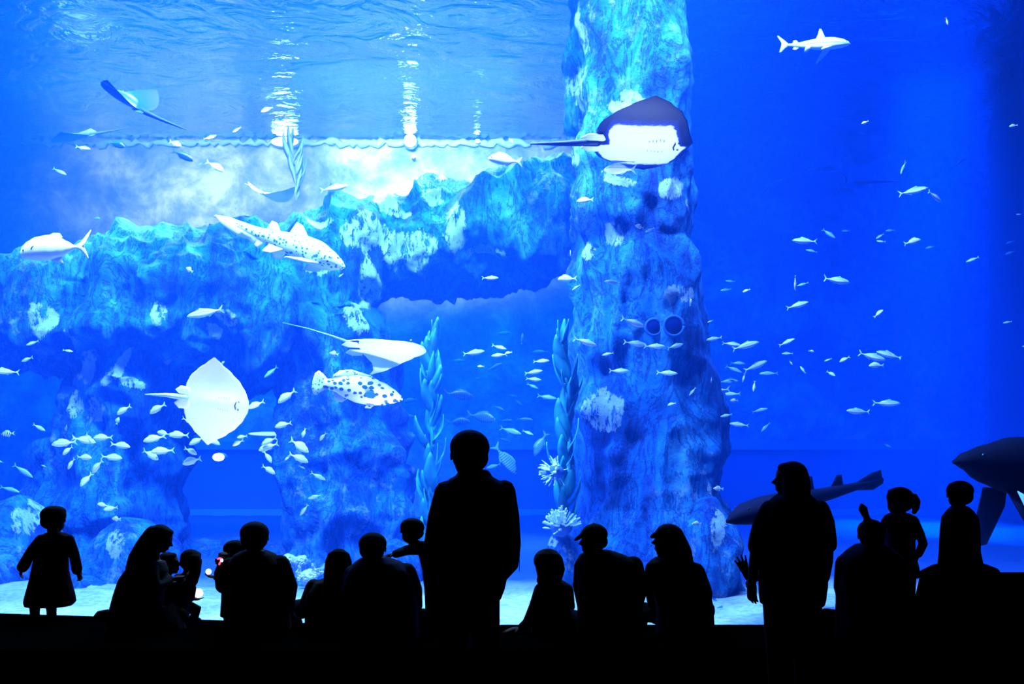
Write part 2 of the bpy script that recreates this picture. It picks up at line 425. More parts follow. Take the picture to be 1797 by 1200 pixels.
b = MB(); CDp = 10.25
b.vloft([(-180,1005,1190,0.8,.4),(-60,1004,1192,0.8,.4),(100,1004,1192,0.8,.35),(200,1006,1196,0.8,.3),(280,1008,1205,0.8,.2),(300,1006,1216,0.9,0),(360,1010,1222,0.92,0),(400,1014,1214,0.9,0),
         (440,1016,1206,0.85,.05),(480,1008,1222,0.85,0),(560,1004,1224,0.85,0),(640,1002,1220,0.85,0),(690,1002,1238,0.88,0),(740,1000,1262,0.9,-.05),(790,1000,1266,0.92,-.08),(830,1000,1254,0.9,-.05),
         (880,1000,1258,0.95,-.08),(960,994,1268,1.0,-.15),(1040,985,1284,1.1,-.2),(1130,975,1292,1.15,-.2)], CDp, p=2.7)
LIT_TOWER = [(1090,318,50,12,-12),(1180,330,36,26,20),(1212,358,10,16,0),(1075,410,24,30,20),(1030,440,14,22,0),(1180,520,30,22,0),(1060,300,18,10,0),(1245,900,14,70,8),(1262,960,16,30,10),(1060,720,50,50,0),(1015,60,8,50,0),(1012,150,10,60,0),(1015,260,12,40,0),(1110,165,30,14,-20),(1085,180,40,14,-10)]  # highlights painted on the tower's edges and shelves
rock_tower = rock('rock_tower', 'tall rock column standing right of centre from sand to water surface', b, 0.04, 0.55, W(1130, 1110, CDp), LIT_TOWER)

# ------------------------------------------------------------------ fish
def lerp_tab(tab, x):
    for (x0, *a), (x1, *b) in zip(tab, tab[1:]):
        if x0 <= x <= x1:
            t = (x-x0)/(x1-x0); t = t*t*(3-2*t)*0.5 + t*0.5
            return [p+(q-p)*t for p, q in zip(a, b)]
    return list(tab[-1][1:])
def fish_body(prof, nx=26, seg=14, bend=0.0, p=2.0):
    """profile rows (x from nose 0 to tail root 1, top, bottom, half width), unit length along -X from +0.5"""
    b = MB(); rings = []
    xs = [0.5-0.5*math.cos(math.pi*i/nx) for i in range(nx+1)]
    x_end = prof[-1][0]
    for t in xs:
        x = t*x_end; top, bot, hw = lerp_tab(prof, min(x, x_end-1e-6))
        c = (top+bot)/2; hz = max((top-bot)/2, .002); hw = max(hw, .002)
        yb = bend*math.sin(2.2*x)*x
        ring = []
        for k in range(seg):
            a = 2*math.pi*k/seg; q = 2/p
            ring.append(V((0.5-x, yb+hw*math.copysign(abs(math.cos(a))**q, math.cos(a)), c+hz*math.copysign(abs(math.sin(a))**q, math.sin(a)))))
        rings.append(ring)
    b.ring_loft(rings); return b
def fin(pts, t=0.008, bend=0.0):
    """outline in (x from nose, z) -> thin solid in the mid plane"""
    b = MB(); b.plate([(0.5-x, bend*math.sin(2.2*x)*x, z) for x, z in pts], t); return b
def sidefin(pts, t=0.008, mirror=1):
    b = MB(); b.plate([(0.5-x, mirror*y, z) for x, y, z in pts], t, (0.2, 0.25*mirror, 1)); return b

def skin_mat(name, back, belly, lo=-0.02, hi=0.06, rough=0.35, spec=0.5, stripe=None, spots=None, line=None):
    """counter-shaded skin: belly colour below, back colour above, optional bars or spots"""
    m = mat(name, belly, rough, spec); n = NT(m)
    tc = n.add('ShaderNodeTexCoord'); sx = n.add('ShaderNodeSeparateXYZ', Vector=(tc, 3))
    nz = n.add('ShaderNodeTexNoise', Vector=(tc, 3), Scale=9.0, Detail=3.0)
    ma = n.add('ShaderNodeMath', dict(operation='MULTIPLY_ADD'), _0=nz, _1=0.05, _2=(sx, 2))
    mr = n.add('ShaderNodeMapRange', Value=ma, From_Min=lo+0.025, From_Max=hi+0.025)
    c = n.mix(mr, belly, back)
    if line:
        z0, wd, lc = line
        dz = n.add('ShaderNodeMath', dict(operation='SUBTRACT'), _0=(sx, 2), _1=z0)
        ab = n.add('ShaderNodeMath', dict(operation='ABSOLUTE'), _0=dz)
        r = n.add('ShaderNodeMapRange', Value=ab, From_Min=wd*0.5, From_Max=wd, To_Min=0.8, To_Max=0.0)
        c = n.mix(r, c, lc)
    if stripe:
        freq, width, scol, off = stripe
        mu = n.add('ShaderNodeMath', dict(operation='MULTIPLY_ADD'), _0=(sx, 0), _1=freq, _2=off)
        fr = n.add('ShaderNodeMath', dict(operation='FRACT'), _0=mu)
        cp = n.add('ShaderNodeMath', dict(operation='LESS_THAN'), _0=fr, _1=width)
        c = n.mix(cp, c, scol)
    if spots:
        scale, rad, scol, stretch, zmin = spots
        mp = n.add('ShaderNodeMapping', Vector=(tc, 3), Scale=stretch)
        vo = n.add('ShaderNodeTexVoronoi', Vector=mp, Scale=scale, Randomness=0.8)
        nv = n.add('ShaderNodeTexNoise', Vector=(tc, 3), Scale=scale*0.9, Detail=1.0)
        rd = n.add('ShaderNodeMath', dict(operation='MULTIPLY'), _0=nv, _1=rad*2)
        lt = n.add('ShaderNodeMath', dict(operation='LESS_THAN'), _0=vo, _1=rd)
        gz = n.add('ShaderNodeMath', dict(operation='GREATER_THAN'), _0=ma, _1=zmin)
        ml = n.add('ShaderNodeMath', dict(operation='MULTIPLY'), _0=lt, _1=gz)
        c = n.mix(ml, c, scol)
    n.out(c, n.b.inputs['Base Color']); return m

WHT = (0.85, 0.88, 0.9)
m_silver = skin_mat('silver_skin', (0.10, 0.26, 0.50), WHT, 0.02, 0.075, line=(0.025, 0.022, (0.08, 0.30, 0.62)))
m_bream = skin_mat('bream_skin', (0.30, 0.42, 0.55), WHT, 0.03, 0.14, line=(0.045, 0.02, (0.2, 0.42, 0.66)))
m_dark = skin_mat('dark_fish_skin', (0.004, 0.03, 0.22), (0.01, 0.07, 0.34), -0.12, -0.02)
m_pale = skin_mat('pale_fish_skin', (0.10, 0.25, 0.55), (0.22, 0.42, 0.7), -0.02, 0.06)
m_barred = skin_mat('barred_skin', (0.05, 0.16, 0.42), (0.16, 0.36, 0.66), -0.05, 0.15, stripe=(16.0, 0.42, (0.02, 0.09, 0.33), 0.2))
m_sergeant = skin_mat('sergeant_skin', (0.5, 0.66, 0.8), (0.75, 0.8, 0.85), 0, 0.2, stripe=(7.5, 0.45, (0.005, 0.02, 0.14), 0.3))
m_fin = mat('fish_fin', (0.35, 0.55, 0.75), 0.5, 0.3)
m_findark = mat('fish_fin_dark', (0.01, 0.06, 0.3), 0.5, 0.3)
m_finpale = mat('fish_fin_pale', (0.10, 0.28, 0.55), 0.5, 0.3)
m_eye = mat('fish_eye', (0.004, 0.01, 0.03), 0.15, 0.6)

P_JACK = [(0, .002, -.004, .003), (.05, .040, -.035, .028), (.14, .078, -.072, .050), (.30, .112, -.112, .066), (.45, .112, -.115, .062), (.62, .075, -.078, .042), (.76, .032, -.034, .020), (.84, .014, -.015, .012), (.88, .014, -.016, .010)]
P_BREAM = [(0, .000, -.030, .004), (.04, .050, -.060, .030), (.14, .120, -.105, .056), (.30, .175, -.140, .072), (.45, .165, -.140, .066), (.60, .115, -.105, .046), (.72, .055, -.050, .026), (.80, .028, -.028, .016), (.85, .028, -.028, .010)]
P_SERG = [(0, .000, -.02, .004), (.05, .07, -.07, .03), (.18, .17, -.16, .06), (.38, .24, -.22, .075), (.55, .21, -.19, .06), (.68, .11, -.10, .035), (.76, .05, -.05, .02), (.82, .05, -.05, .012)]
KINDS_F = {
 's': dict(prof=P_JACK, body=m_silver, fin=m_fin, tail=[(.85,.012),(.90,.045),(1.0,.125),(.985,.11),(.925,.0),(.985,-.11),(1.0,-.125),(.90,-.045),(.85,-.012)],
           dors=[(.30,.105),(.38,.150),(.46,.128),(.62,.088),(.76,.038),(.70,.045),(.50,.10)], anal=[(.52,-.10),(.58,-.14),(.66,-.085),(.78,-.036),(.70,-.045)], eye=(.065,.012,.016)),
 'd': dict(prof=P_BREAM, body=m_bream, fin=m_fin, tail=[(.82,.025),(.88,.06),(1.0,.15),(.98,.10),(.93,.0),(.98,-.10),(1.0,-.15),(.88,-.06),(.82,-.025)],
           dors=[(.22,.15),(.30,.205),(.45,.20),(.60,.145),(.70,.085),(.68,.06),(.50,.14)], anal=[(.48,-.13),(.55,-.165),(.66,-.10),(.70,-.055),(.6,-.09)], eye=(.085,.03,.02)),
 'z': dict(prof=P_SERG, body=m_sergeant, fin=m_fin, tail=[(.79,.04),(.86,.09),(1.0,.17),(.93,.0),(1.0,-.17),(.86,-.09),(.79,-.04)],
           dors=[(.22,.19),(.35,.29),(.55,.28),(.68,.17),(.66,.11),(.5,.2)], anal=[(.45,-.2),(.55,-.27),(.68,-.15),(.66,-.1),(.55,-.17)], eye=(.09,.03,.025)),
}
KINDS_F['k'] = dict(KINDS_F['d'], body=m_dark, fin=m_findark)          # dark bream
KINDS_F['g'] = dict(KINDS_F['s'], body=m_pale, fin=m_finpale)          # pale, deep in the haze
KINDS_F['b'] = dict(KINDS_F['d'], body=m_barred, fin=m_finpale)        # barred
_cache = {}
def fish_meshes(kind, bend):
    key = (kind, bend)
    if key in _cache: return _cache[key]
    K = KINDS_F[kind]; r = {}
    r['body'] = fish_body(K['prof'], bend=bend).mesh('fish_body'); r['body'].materials.append(K['body'])
    tf = fin(K['tail'], .012, bend).mesh('tail_fin'); tf.materials.append(K['fin']); r['tail_fin'] = tf
    q = fin(K['dors'], .014, bend).mesh('dorsal_fin'); q.materials.append(K['fin']); r['dorsal_fin'] = q
    q = fin(K['anal'], .014, bend).mesh('anal_fin'); q.materials.append(K['fin']); r['anal_fin'] = q
    ex, ez, er = K['eye']
    hw = lerp_tab(K['prof'], ex)[2]; yb = bend*math.sin(2.2*ex)*ex
    for sg in (1, -1):
        e = MB(); e.ell((0.5-ex, yb+sg*hw*0.86, ez), (er, er*0.6, er), seg=8, rings=6)
        e = e.mesh('eye'); e.materials.append(m_eye); r['eye%d' % sg] = e
    # everything in one mesh for the smallest
    bm = bmesh.new()
    allm = [K['body'], K['fin']]
    one = bpy.data.meshes.new('small_fish')
    for nm in ('body', 'tail_fin', 'dorsal_fin', 'anal_fin'):
        n0 = len(bm.faces); bm.from_mesh(r[nm]); bm.faces.ensure_lookup_table()
        for f in bm.faces[n0:]: f.material_index = 0 if nm == 'body' else 1; f.smooth = True
    bm.to_mesh(one); bm.free()
    for mm in allm: one.materials.append(mm)
    r['one'] = one
    _cache[key] = r; return r

def orient(o, head, tail, scale, yaw=0.0, roll=0.0):
    x = (head - tail)
    L = x.length; x.normalize()
    if yaw:
        c, s_ = math.cos(R(yaw)), math.sin(R(yaw))
        x = V((x.x*c, x.y*c + s_, x.z*c)).normalized()
    up = V((0, 0, 1)) if abs(x.z) < 0.97 else V((0.3, 0, 0.95))
    y = up.cross(x).normalized(); z = x.cross(y)
    if roll:
        M = Matrix.Rotation(R(roll), 3, x); y = M @ y; z = M @ z
    m = Matrix((x, y, z)).transposed().to_4x4()
    o.matrix_world = Matrix.Translation((head+tail)/2) @ m @ Matrix.Scale(L*scale, 4)

frnd = random.Random(11)
def fish(kind, hx, hy, tx, ty, d, label, group, parts=True, yaw=None, roll=0):
    bend = frnd.choice((-0.06, 0.05, 0.0, 0.09))
    M = fish_meshes(kind, bend)
    yaw = frnd.uniform(-22, 22) if yaw is None else yaw
    name = {'s': 'silver_fish', 'd': 'bream', 'z': 'striped_damselfish', 'k': 'dark_bream', 'g': 'pale_fish', 'b': 'barred_bream'}[kind]
    if parts:
        o = thing(name, label, 'fish', group=group)
        for nm in ('body', 'tail_fin', 'dorsal_fin', 'anal_fin', 'eye1', 'eye-1'):
            q = bpy.data.objects.new(nm.rstrip('-1'), M[nm]); COL.objects.link(q); q.parent = o
    else:
        o = bpy.data.objects.new(name, M['one']); COL.objects.link(o); tag(o, label, 'fish', group)
    orient(o, W(hx, hy, d), W(tx, ty, d), 1/max(0.55, math.cos(R(yaw))), yaw, roll)
    return o

# schools: (phrase, group, [(kind, head x, head y, tail x, tail y, depth)])  depth 0 = the school's own
SCHOOLS = [
 ('under the banking dark ray', 'fish under the dark ray at top left', 10.5, [
   ('s',159,262,131,256,0),('k',221,259,188,248,0),('d',320,258,294,246,0),('k',339,282,303,265,0),('d',393,300,362,284,0),('g',354,286,346,290,0),('g',116,307,93,295,0),('s',381,239,356,243,17),('s',407,231,425,224,17)]),
 ('by the bright wall', 'fish in front of the bright wall', 12.5, [
   ('d',457,195,480,188,17),('s',611,326,561,334,9.6),('z',785,314,764,312,10.5),('g',178,385,159,381,0),('z',304,412,296,416,0),('z',333,414,318,410,0),('g',146,458,132,450,0),('d',857,281,918,280,9),('z',900,252,893,243,9.5)]),
 ('before the left rock wall', 'fish over the left rock wall', 9.4, [
   ('s',332,557,389,541,0),('s',-14,650,31,653,0),('s',128,617,110,614,0),('s',46,606,69,598,0),('s',36,634,60,627,0),('z',394,634,388,640,0),('z',326,469,340,478,0),('s',594,486,603,480,0)]),
 ('under the arch', 'fish in the water under the arch', 10.2, [
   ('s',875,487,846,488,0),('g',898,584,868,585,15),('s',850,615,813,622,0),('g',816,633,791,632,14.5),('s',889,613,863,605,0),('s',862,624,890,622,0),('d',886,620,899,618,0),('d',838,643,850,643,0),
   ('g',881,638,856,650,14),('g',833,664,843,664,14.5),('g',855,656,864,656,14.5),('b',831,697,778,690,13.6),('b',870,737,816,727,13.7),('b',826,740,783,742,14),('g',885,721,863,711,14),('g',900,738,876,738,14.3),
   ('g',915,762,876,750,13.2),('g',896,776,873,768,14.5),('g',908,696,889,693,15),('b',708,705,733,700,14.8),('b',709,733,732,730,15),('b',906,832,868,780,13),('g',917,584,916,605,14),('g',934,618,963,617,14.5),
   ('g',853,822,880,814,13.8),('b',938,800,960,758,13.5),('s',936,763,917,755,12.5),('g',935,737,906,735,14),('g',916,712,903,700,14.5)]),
 ('beside the right kelp', 'fish beside the right kelp', 9.6, [
   ('s',964,633,935,634,0),('s',952,651,921,655,0),('s',950,667,923,664,0),('g',945,682,925,673,11.5),('g',977,700,943,694,11.8),('d',979,491,1014,487,0),('s',1004,510,1018,499,0),('s',1001,438,1002,450,0)]),
 ('before the rock tower', 'fish in front of the rock tower', 8.9, [
   ('d',1060,297,1116,299,0),('d',1013,351,1042,352,0),('s',1060,495,1092,495,0),('z',1114,396,1130,400,0),('s',1133,572,1090,559,0),('s',1048,606,1006,594,0),('s',1136,605,1094,600,0),('s',1167,608,1130,607,8.8),
   ('s',1200,603,1169,612,0),('s',1057,623,1077,619,0),('s',1104,651,1069,650,0),('s',1188,656,1153,653,0),('d',1172,711,1186,707,0),('s',1210,694,1221,680,0),('s',1133,407,1148,400,0),('d',1213,524,1211,537,0)]),
 ('just right of rock tower', 'school right of the rock tower', 9.5, [
   ('s',1241,566,1251,562,0),('d',1304,512,1316,508,0),('s',1239,597,1267,592,0),('s',1300,606,1267,602,9.8),('s',1332,600,1285,613,0),('g',1308,638,1281,637,11),('g',1302,654,1274,642,11.3),('s',1347,633,1306,651,0),
   ('s',1303,671,1307,655,9.9),('g',1297,668,1259,671,11.4),('s',1248,672,1249,662,0),('s',1322,688,1325,668,10.3),('s',1231,687,1281,683,0),('s',1269,692,1299,691,10.4),('z',1281,703,1295,703,0),('s',1264,731,1285,727,0),
   ('s',1281,743,1314,747,0),('g',1347,717,1320,723,11.5),('g',1335,758,1353,741,11.8),('g',1333,656,1366,655,10.8),('z',1252,857,1270,858,9.2),('g',1274,493,1290,494,13),('g',1264,510,1284,507,13)]),
 ('mid-height in right-hand water', 'school in the right-hand water', 9.6, [
   ('s',1393,595,1368,606,0),('s',1371,621,1393,620,10.6),('d',1430,617,1417,616,0),('d',1391,641,1385,633,0),('s',1405,642,1413,656,0),('s',1447,634,1459,629,0),('d',1474,635,1491,626,0),('d',1465,660,1451,651,10.8),
   ('s',1555,632,1506,619,0),('s',1537,617,1583,629,9.9),('d',1523,642,1553,641,0),('s',1483,721,1527,723,0),('s',1579,708,1531,707,0),('g',1564,785,1552,779,13)]),
 ('in upper right-hand water', 'fish in the upper right-hand water', 9.4, [
   ('s',1579,307,1590,282,0),('s',1626,331,1578,340,0),('s',1656,353,1624,338,0),('s',1389,423,1436,423,0),('g',1414,439,1436,442,11),('g',1464,419,1445,401,12),('s',1477,405,1492,405,13),('s',1537,419,1551,410,11),
   ('g',1553,406,1572,403,11.5),('s',1538,423,1555,424,10.6),('d',1617,420,1585,429,0),('g',1624,436,1640,432,11.5),('s',1495,494,1445,489,0),('s',1397,510,1393,484,0),('g',1399,502,1419,496,11),('s',1419,530,1380,541,0),
   ('d',1549,544,1534,557,0),('s',1697,459,1716,452,10.5),('g',1763,447,1781,440,12),('g',1766,427,1779,423,12.5),('s',1783,376,1793,376,11),('s',1760,567,1776,564,10),('d',1664,44,1659,31,0),('d',1512,217,1525,212,0),
   ('d',1771,222,1787,219,0),('g',1739,242,1752,240,12),('g',1679,289,1694,275,12),('g',1508,233,1521,237,12.5),('s',1794,608,1810,606,10)]),
 ('left of white upright ray', 'school left of the white upright ray', 9.3, [
   ('d',205,727,231,712,0),('d',262,725,293,709,0),('z',208,732,205,745,0),('s',81,756,57,744,0),('z',3,762,25,760,0),('d',94,780,133,775,0),('d',108,798,128,783,0),('d',166,776,127,768,9.6),('d',163,777,147,760,9.5),('d',164,768,199,768,0),
   ('d',228,784,193,779,0),('d',162,803,132,802,0),('d',117,823,133,804,0),('d',212,804,179,801,0),('d',159,830,184,807,0),('d',143,853,160,830,0),('g',36,864,-1,854,10),('g',58,838,24,815,10.2),('g',72,816,84,820,10),('g',-4,808,6,812,10)]),
 ('under white upright ray', 'school under the white upright ray', 9.0, [
   ('d',254,774,289,765,0),('d',274,758,301,763,9.2),('d',295,763,332,764,0),('d',332,780,359,767,0),('d',385,780,360,767,9.2),('d',267,793,304,790,0),('d',280,806,246,790,0),('d',347,797,321,786,0),('d',318,814,356,804,0),
   ('s',345,745,319,733,0),('d',343,757,373,756,9.2),('d',408,782,428,772,0),('d',416,768,434,765,9.2),('d',435,716,464,704,0)]),
 ('before middle rock pillar', 'school before the middle rock pillar', 9.2, [
   ('d',489,707,518,684,0),('g',464,663,487,643,10.6),('d',482,749,513,742,0),('d',531,768,536,751,0),('d',561,773,573,759,0),('d',458,780,487,768,0),('d',453,790,489,778,0),('d',543,793,505,771,0),('d',540,811,507,796,0),('d',500,808,509,800,9.0),
   ('d',476,812,463,791,0),('d',484,831,459,817,0),('s',572,842,545,829,0),('g',536,823,524,817,0),('s',526,905,541,885,0),('s',540,875,565,868,0),('z',578,619,596,623,0)]),
 ('beside left rock leg', 'fish low beside the left rock leg', 9.0, [
   ('d',170,884,191,888,0),('d',182,894,207,890,8.9),('z',196,910,213,911,0)]),
 ('at foot of rock tower', 'fish at the foot of the rock tower', 8.6, [('z',1214,919,1232,919,0)]),
]
LOOK = {'s': 'slim silver fish', 'd': 'deep-bodied silver fish', 'z': 'tiny black-barred fish', 'k': 'dark blue fish', 'g': 'faint blue fish', 'b': 'faint barred fish'}
ORD = ['first', 'second', 'third', 'fourth', 'fifth', 'sixth', 'seventh', 'eighth', 'ninth', 'tenth', 'eleventh', 'twelfth', 'thirteenth', 'fourteenth', 'fifteenth', 'sixteenth', 'seventeenth', 'eighteenth', 'nineteenth', 'twentieth']
for phrase, group, d0, items in SCHOOLS:
    kinds = {}
    for it in items: kinds.setdefault((it[0]), []).append(it)
    for it in items:
        k, hx, hy, tx, ty, dd = it
        same = sorted(kinds[k], key=lambda q: q[1]+q[3]); i = same.index(it)
        if len(same) == 1: o_ = 'only %s' % LOOK[k]
        elif i == len(same)-1: o_ = 'rightmost %s' % LOOK[k]
        elif i == 0: o_ = 'leftmost %s' % LOOK[k]
        else: o_ = '%s from the left' % ORD[i]; o_ = LOOK[k] + ' ' + o_
        L = math.hypot(hx-tx, hy-ty); an = math.degrees(math.atan2(ty-hy, hx-tx))
        face = 'facing left' if hx < tx else 'facing right'
        if abs(hy-ty) > 1.5*abs(hx-tx): face = 'nose down' if hy > ty else 'nose up'
        d = dd or d0 + 0.5*frnd.uniform(-1, 1)*0.5
        fish(k, hx, hy, tx, ty, d, '%s %s %s' % (o_, face, phrase), group, parts=L >= 20 and k != 'g')

# ------------------------------------------------------------------ rays, sharks and the other large fish
def frame(o, c, xdir, up, size):
    x = V(xdir).normalized(); z = V(up); z = (z - x*z.dot(x)).normalized(); y = z.cross(x)
    o.matrix_world = Matrix.Translation(c) @ Matrix((x, y, z)).transposed().to_4x4() @ Matrix.Scale(size, 4)

def ray_skin(name, top, belly, margin, w0=0.72, w1=0.95):
    mt = mat(name + '_back', top, 0.5, 0.3)
    mb_ = mat(name + '_belly', belly, 0.5, 0.3); n = NT(mb_)
    at = n.add('ShaderNodeAttribute', dict(attribute_name='rim'))
    tc = n.add('ShaderNodeTexCoord'); mp = n.add('ShaderNodeMapping', Vector=(tc, 3), Scale=(1, 3.0, 1))
    nz = n.add('ShaderNodeTexNoise', Vector=mp, Scale=13.0, Detail=6.0, Roughness=0.7)
    ma = n.add('ShaderNodeMath', dict(operation='MULTIPLY_ADD'), _0=nz, _1=0.26, _2=(at, 2))
    n.out(n.ramp(ma, [(w0+0.10, belly), (w0+0.17, margin), (w1+0.16, top)]), n.b.inputs['Base Color'])
    return mt, mb_
STING = [(0, .50, -.46), (.12, .485, -.47), (.3, .43, -.47), (.5, .33, -.43), (.7, .17, -.33), (.87, .0, -.22), (1.0, -.12, -.15)]
ROUND = [(0, .50, -.46), (.12, .47, -.47), (.3, .42, -.49), (.5, .36, -.47), (.7, .26, -.38), (.87, .10, -.25), (1.0, -.08, -.11)]
EAGLE = [(0, .50, -.40), (.10, .49, -.40), (.16, .44, -.40), (.3, .30, -.36), (.55, .10, -.30), (.8, -.10, -.30), (1.0, -.33, -.36)]
def ray(name, label, mats, c, xdir, up, size, plan=STING, half=.62, curl=(0.0, 0.0), tail=((-.45, 0, .01), (-.9, 0, .0), (-1.4, 0, 0)), tail_r=.035, rim=(1.0, 1.0), marks=True, pelvic=True, sweep=0.0, tail_mat=None, group=None):
    o = thing(name, label, 'ray', group=group)
    b = MB(); m = 14; ns = 44; rims = []
    rings = []
    for i in range(ns+1):
        s = -math.cos(math.pi*i/ns); a = abs(s)
        xl, xt = lerp_tab(plan, min(a, .9999)); ch = xl-xt
        cu = curl[0] if s < 0 else curl[1]; rw = rim[0] if s < 0 else rim[1]
        th = 0.055*(1-a)**1.1 + 0.055*math.exp(-(a/.22)**2) + 0.006*(1-a*a)**.5 + .001
        ring = []
        for k in range(2*m):
            top = k < m
            t = k/m if top else 1-(k-m)/m
            t = 0.5-0.5*math.cos(math.pi*t)
            x = xl - ch*t - sweep*a*a
            zt = th*max(0.0, math.sin(math.pi*min(1, t**0.8)))**0.8*(1.0 if top else -0.45)
            y = s*half; z = cu*a**1.7
            sh = 1 - 0.28*min(1.2, abs(cu)/half*1.2)*a
            ring.append(V((x, y*sh, z+zt)))
            rims.append(max(0.0, min(1.3, rw*max(a**1.3, (abs(t-0.5)*2)**3*0.92))))
        rings.append(ring)
    b.ring_loft(rings)
    nf = len(b.f)
    for fi in range(ns*2*m):
        b.m[fi] = 0 if (fi % (2*m)) < m else 1
    me = b.mesh('body'); rims += [1.0, 1.0]
    at = me.attributes.new('rim', 'FLOAT', 'POINT'); at.data.foreach_set('value', rims[:len(me.vertices)])
    obj('body', me, mats, o)
    t = MB(); npt = len(tail); pts = []
    for i in range(npt*4-3):
        f = i/4; k = min(int(f), npt-2); q = f-k
        p = V(tail[k])*(1-q) + V(tail[k+1])*q
        pts.append((p, max(.004, tail_r*(1-i/(npt*4-3))**0.9)))
    t.tube(pts, 8); obj('tail', t, tail_mat or mats[0], o)
    if pelvic:
        for sg in (-1, 1):
            q = MB(); q.plate([(-.36, sg*.03, -.005), (-.40, sg*.16, -.01), (-.54, sg*.17, -.01), (-.62, sg*.10, -.01), (-.55, sg*.03, 0)], .02, (0, 0, 1)); obj('pelvic_fin', q, mats[1], o)
    for sg in (-1, 1):
        q = MB(); q.ell((.30, sg*.10, .075), (.028, .02, .02), seg=8, rings=6); obj('eye', q, m_eye, o)
    if marks:
        q = MB(); q.tube([((.315, -.055, -.047), .007), ((.30, 0, -.052), .008), ((.315, .055, -.047), .007)], 6); obj('mouth', q, m_eye, o)
        for sg in (-1, 1):
            q = MB(); q.ell((.35, sg*.06, -.043), (.014, .008, .006), seg=8, rings=6); obj('nostril', q, m_eye, o)
            for k in range(5):
                q = MB(); q.ell((.20-k*.036, sg*(.10-abs(k-1)*.006), -.044), (.005, .015, .004), seg=6, rings=5); obj('gill_slit', q, m_gill, o)
    frame(o, c, xdir, up, size); return o
m_gill = mat('gill_slit', (0.35, 0.5, 0.65), 0.6)
RM_DARK = ray_skin('dark_ray', (0.0005, 0.0015, 0.03), (0.88, 0.88, 0.88), (0.004, 0.02, 0.22), 0.60, 0.80)
RM_WHITE = ray_skin('white_ray', (0.35, 0.5, 0.65), (0.9, 0.9, 0.9), (0.5, 0.62, 0.8), 0.92, 1.1)
RM_BLUE = ray_skin('blue_ray', (0.0005, 0.006, 0.08), (0.005, 0.03, 0.2), (0.3, 0.45, 0.7), 0.85, 1.05)
RM_PALE = ray_skin('pale_ray', (0.85, 0.87, 0.9), (0.7, 0.75, 0.85), (0.6, 0.7, 0.85), 0.9, 1.1)
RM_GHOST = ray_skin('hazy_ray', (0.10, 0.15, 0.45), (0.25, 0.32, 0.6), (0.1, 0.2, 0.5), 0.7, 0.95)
px = lambda d: d/FPX

ray('stingray', 'large dark-backed stingray showing white belly in front of rock tower', RM_DARK, W(1128, 250, 8.6), (1, -.05, -.03), (0, .16, 1), 176*px(8.6), ROUND, half=.60, curl=(.17, .02), sweep=-.16,
    tail=((-.45, 0, .0), (-.80, 0, -.02), (-1.12, 0, -.03)), tail_r=.045, rim=(1.7, .9))
ray('stingray', 'white-bellied ray hanging upright beside the left rock leg', RM_WHITE, W(379, 706, 8.7), (1, 0, -.16), (.06, 1, .12), 118*px(8.7), STING, half=.68, curl=(-.06, .06),
    tail=((-.45, 0, .0), (-.75, 0.01, .0), (-1.06, .05, 0)), tail_r=.05, rim=(.9, .9), sweep=-.06)
ray('eagle_ray', 'white ray with long thin tail gliding above the spotted grouper', RM_WHITE, W(683, 613, 9.0), (1, -.1, -.04), (.0, .42, .91), 132*px(9.0), EAGLE, half=.66, curl=(-.24, -.02),
    tail=((-.38, 0, .03), (-.75, -.08, .12), (-1.1, -.14, .20), (-1.45, -.18, .26)), tail_r=.022, rim=(.7, .7), marks=False, pelvic=True, sweep=.05, tail_mat=m_finpale)
ray('stingray', 'dark blue ray banking with raised wings at top left', RM_BLUE, W(222, 178, 9.8), (-.75, .40, .50), (.44, -.46, .78), 104*px(9.8), ROUND, half=.55, curl=(.30, .30),
    tail=((-.45, 0, .0), (-.95, .0, .03), (-1.65, .0, .10)), tail_r=.05, rim=(1.1, 1.1), marks=False)
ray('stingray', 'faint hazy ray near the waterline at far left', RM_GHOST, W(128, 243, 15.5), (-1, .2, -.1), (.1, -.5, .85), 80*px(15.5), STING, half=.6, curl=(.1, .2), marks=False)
ray('stingray', 'faint dark ray deep in the right-hand blue water', RM_BLUE, W(1412, 331, 14.5), (-1, .1, .0), (.0, .06, 1), 140*px(14.5), STING, half=.62, curl=(.06, .05), rim=(1.2, 1.2), marks=False,
    tail=((-.45, 0, .03), (-.8, 0, .06), (-1.15, 0, .05)), tail_r=.03)
ray('stingray', 'pale ray with upcurled wings just above the zebra shark', RM_PALE, W(478, 347, 10.2), (.25, 1, .05), (.10, -.45, 1), 66*px(10.2), STING, half=.80, curl=(.34, .30), marks=False, pelvic=False,
    tail=((-.45, 0, .02), (-.8, 0.05, .05), (-1.2, .1, .06)), tail_r=.02)
ray('stingray', 'small pale ray arching over the rock ridge behind zebra shark', RM_PALE, W(433, 381, 12.6), (-.3, 1, .0), (.1, -.30, 1), 26*px(12.6), STING, half=.72, curl=(-.35, -.3), marks=False, pelvic=False, tail_r=.02)

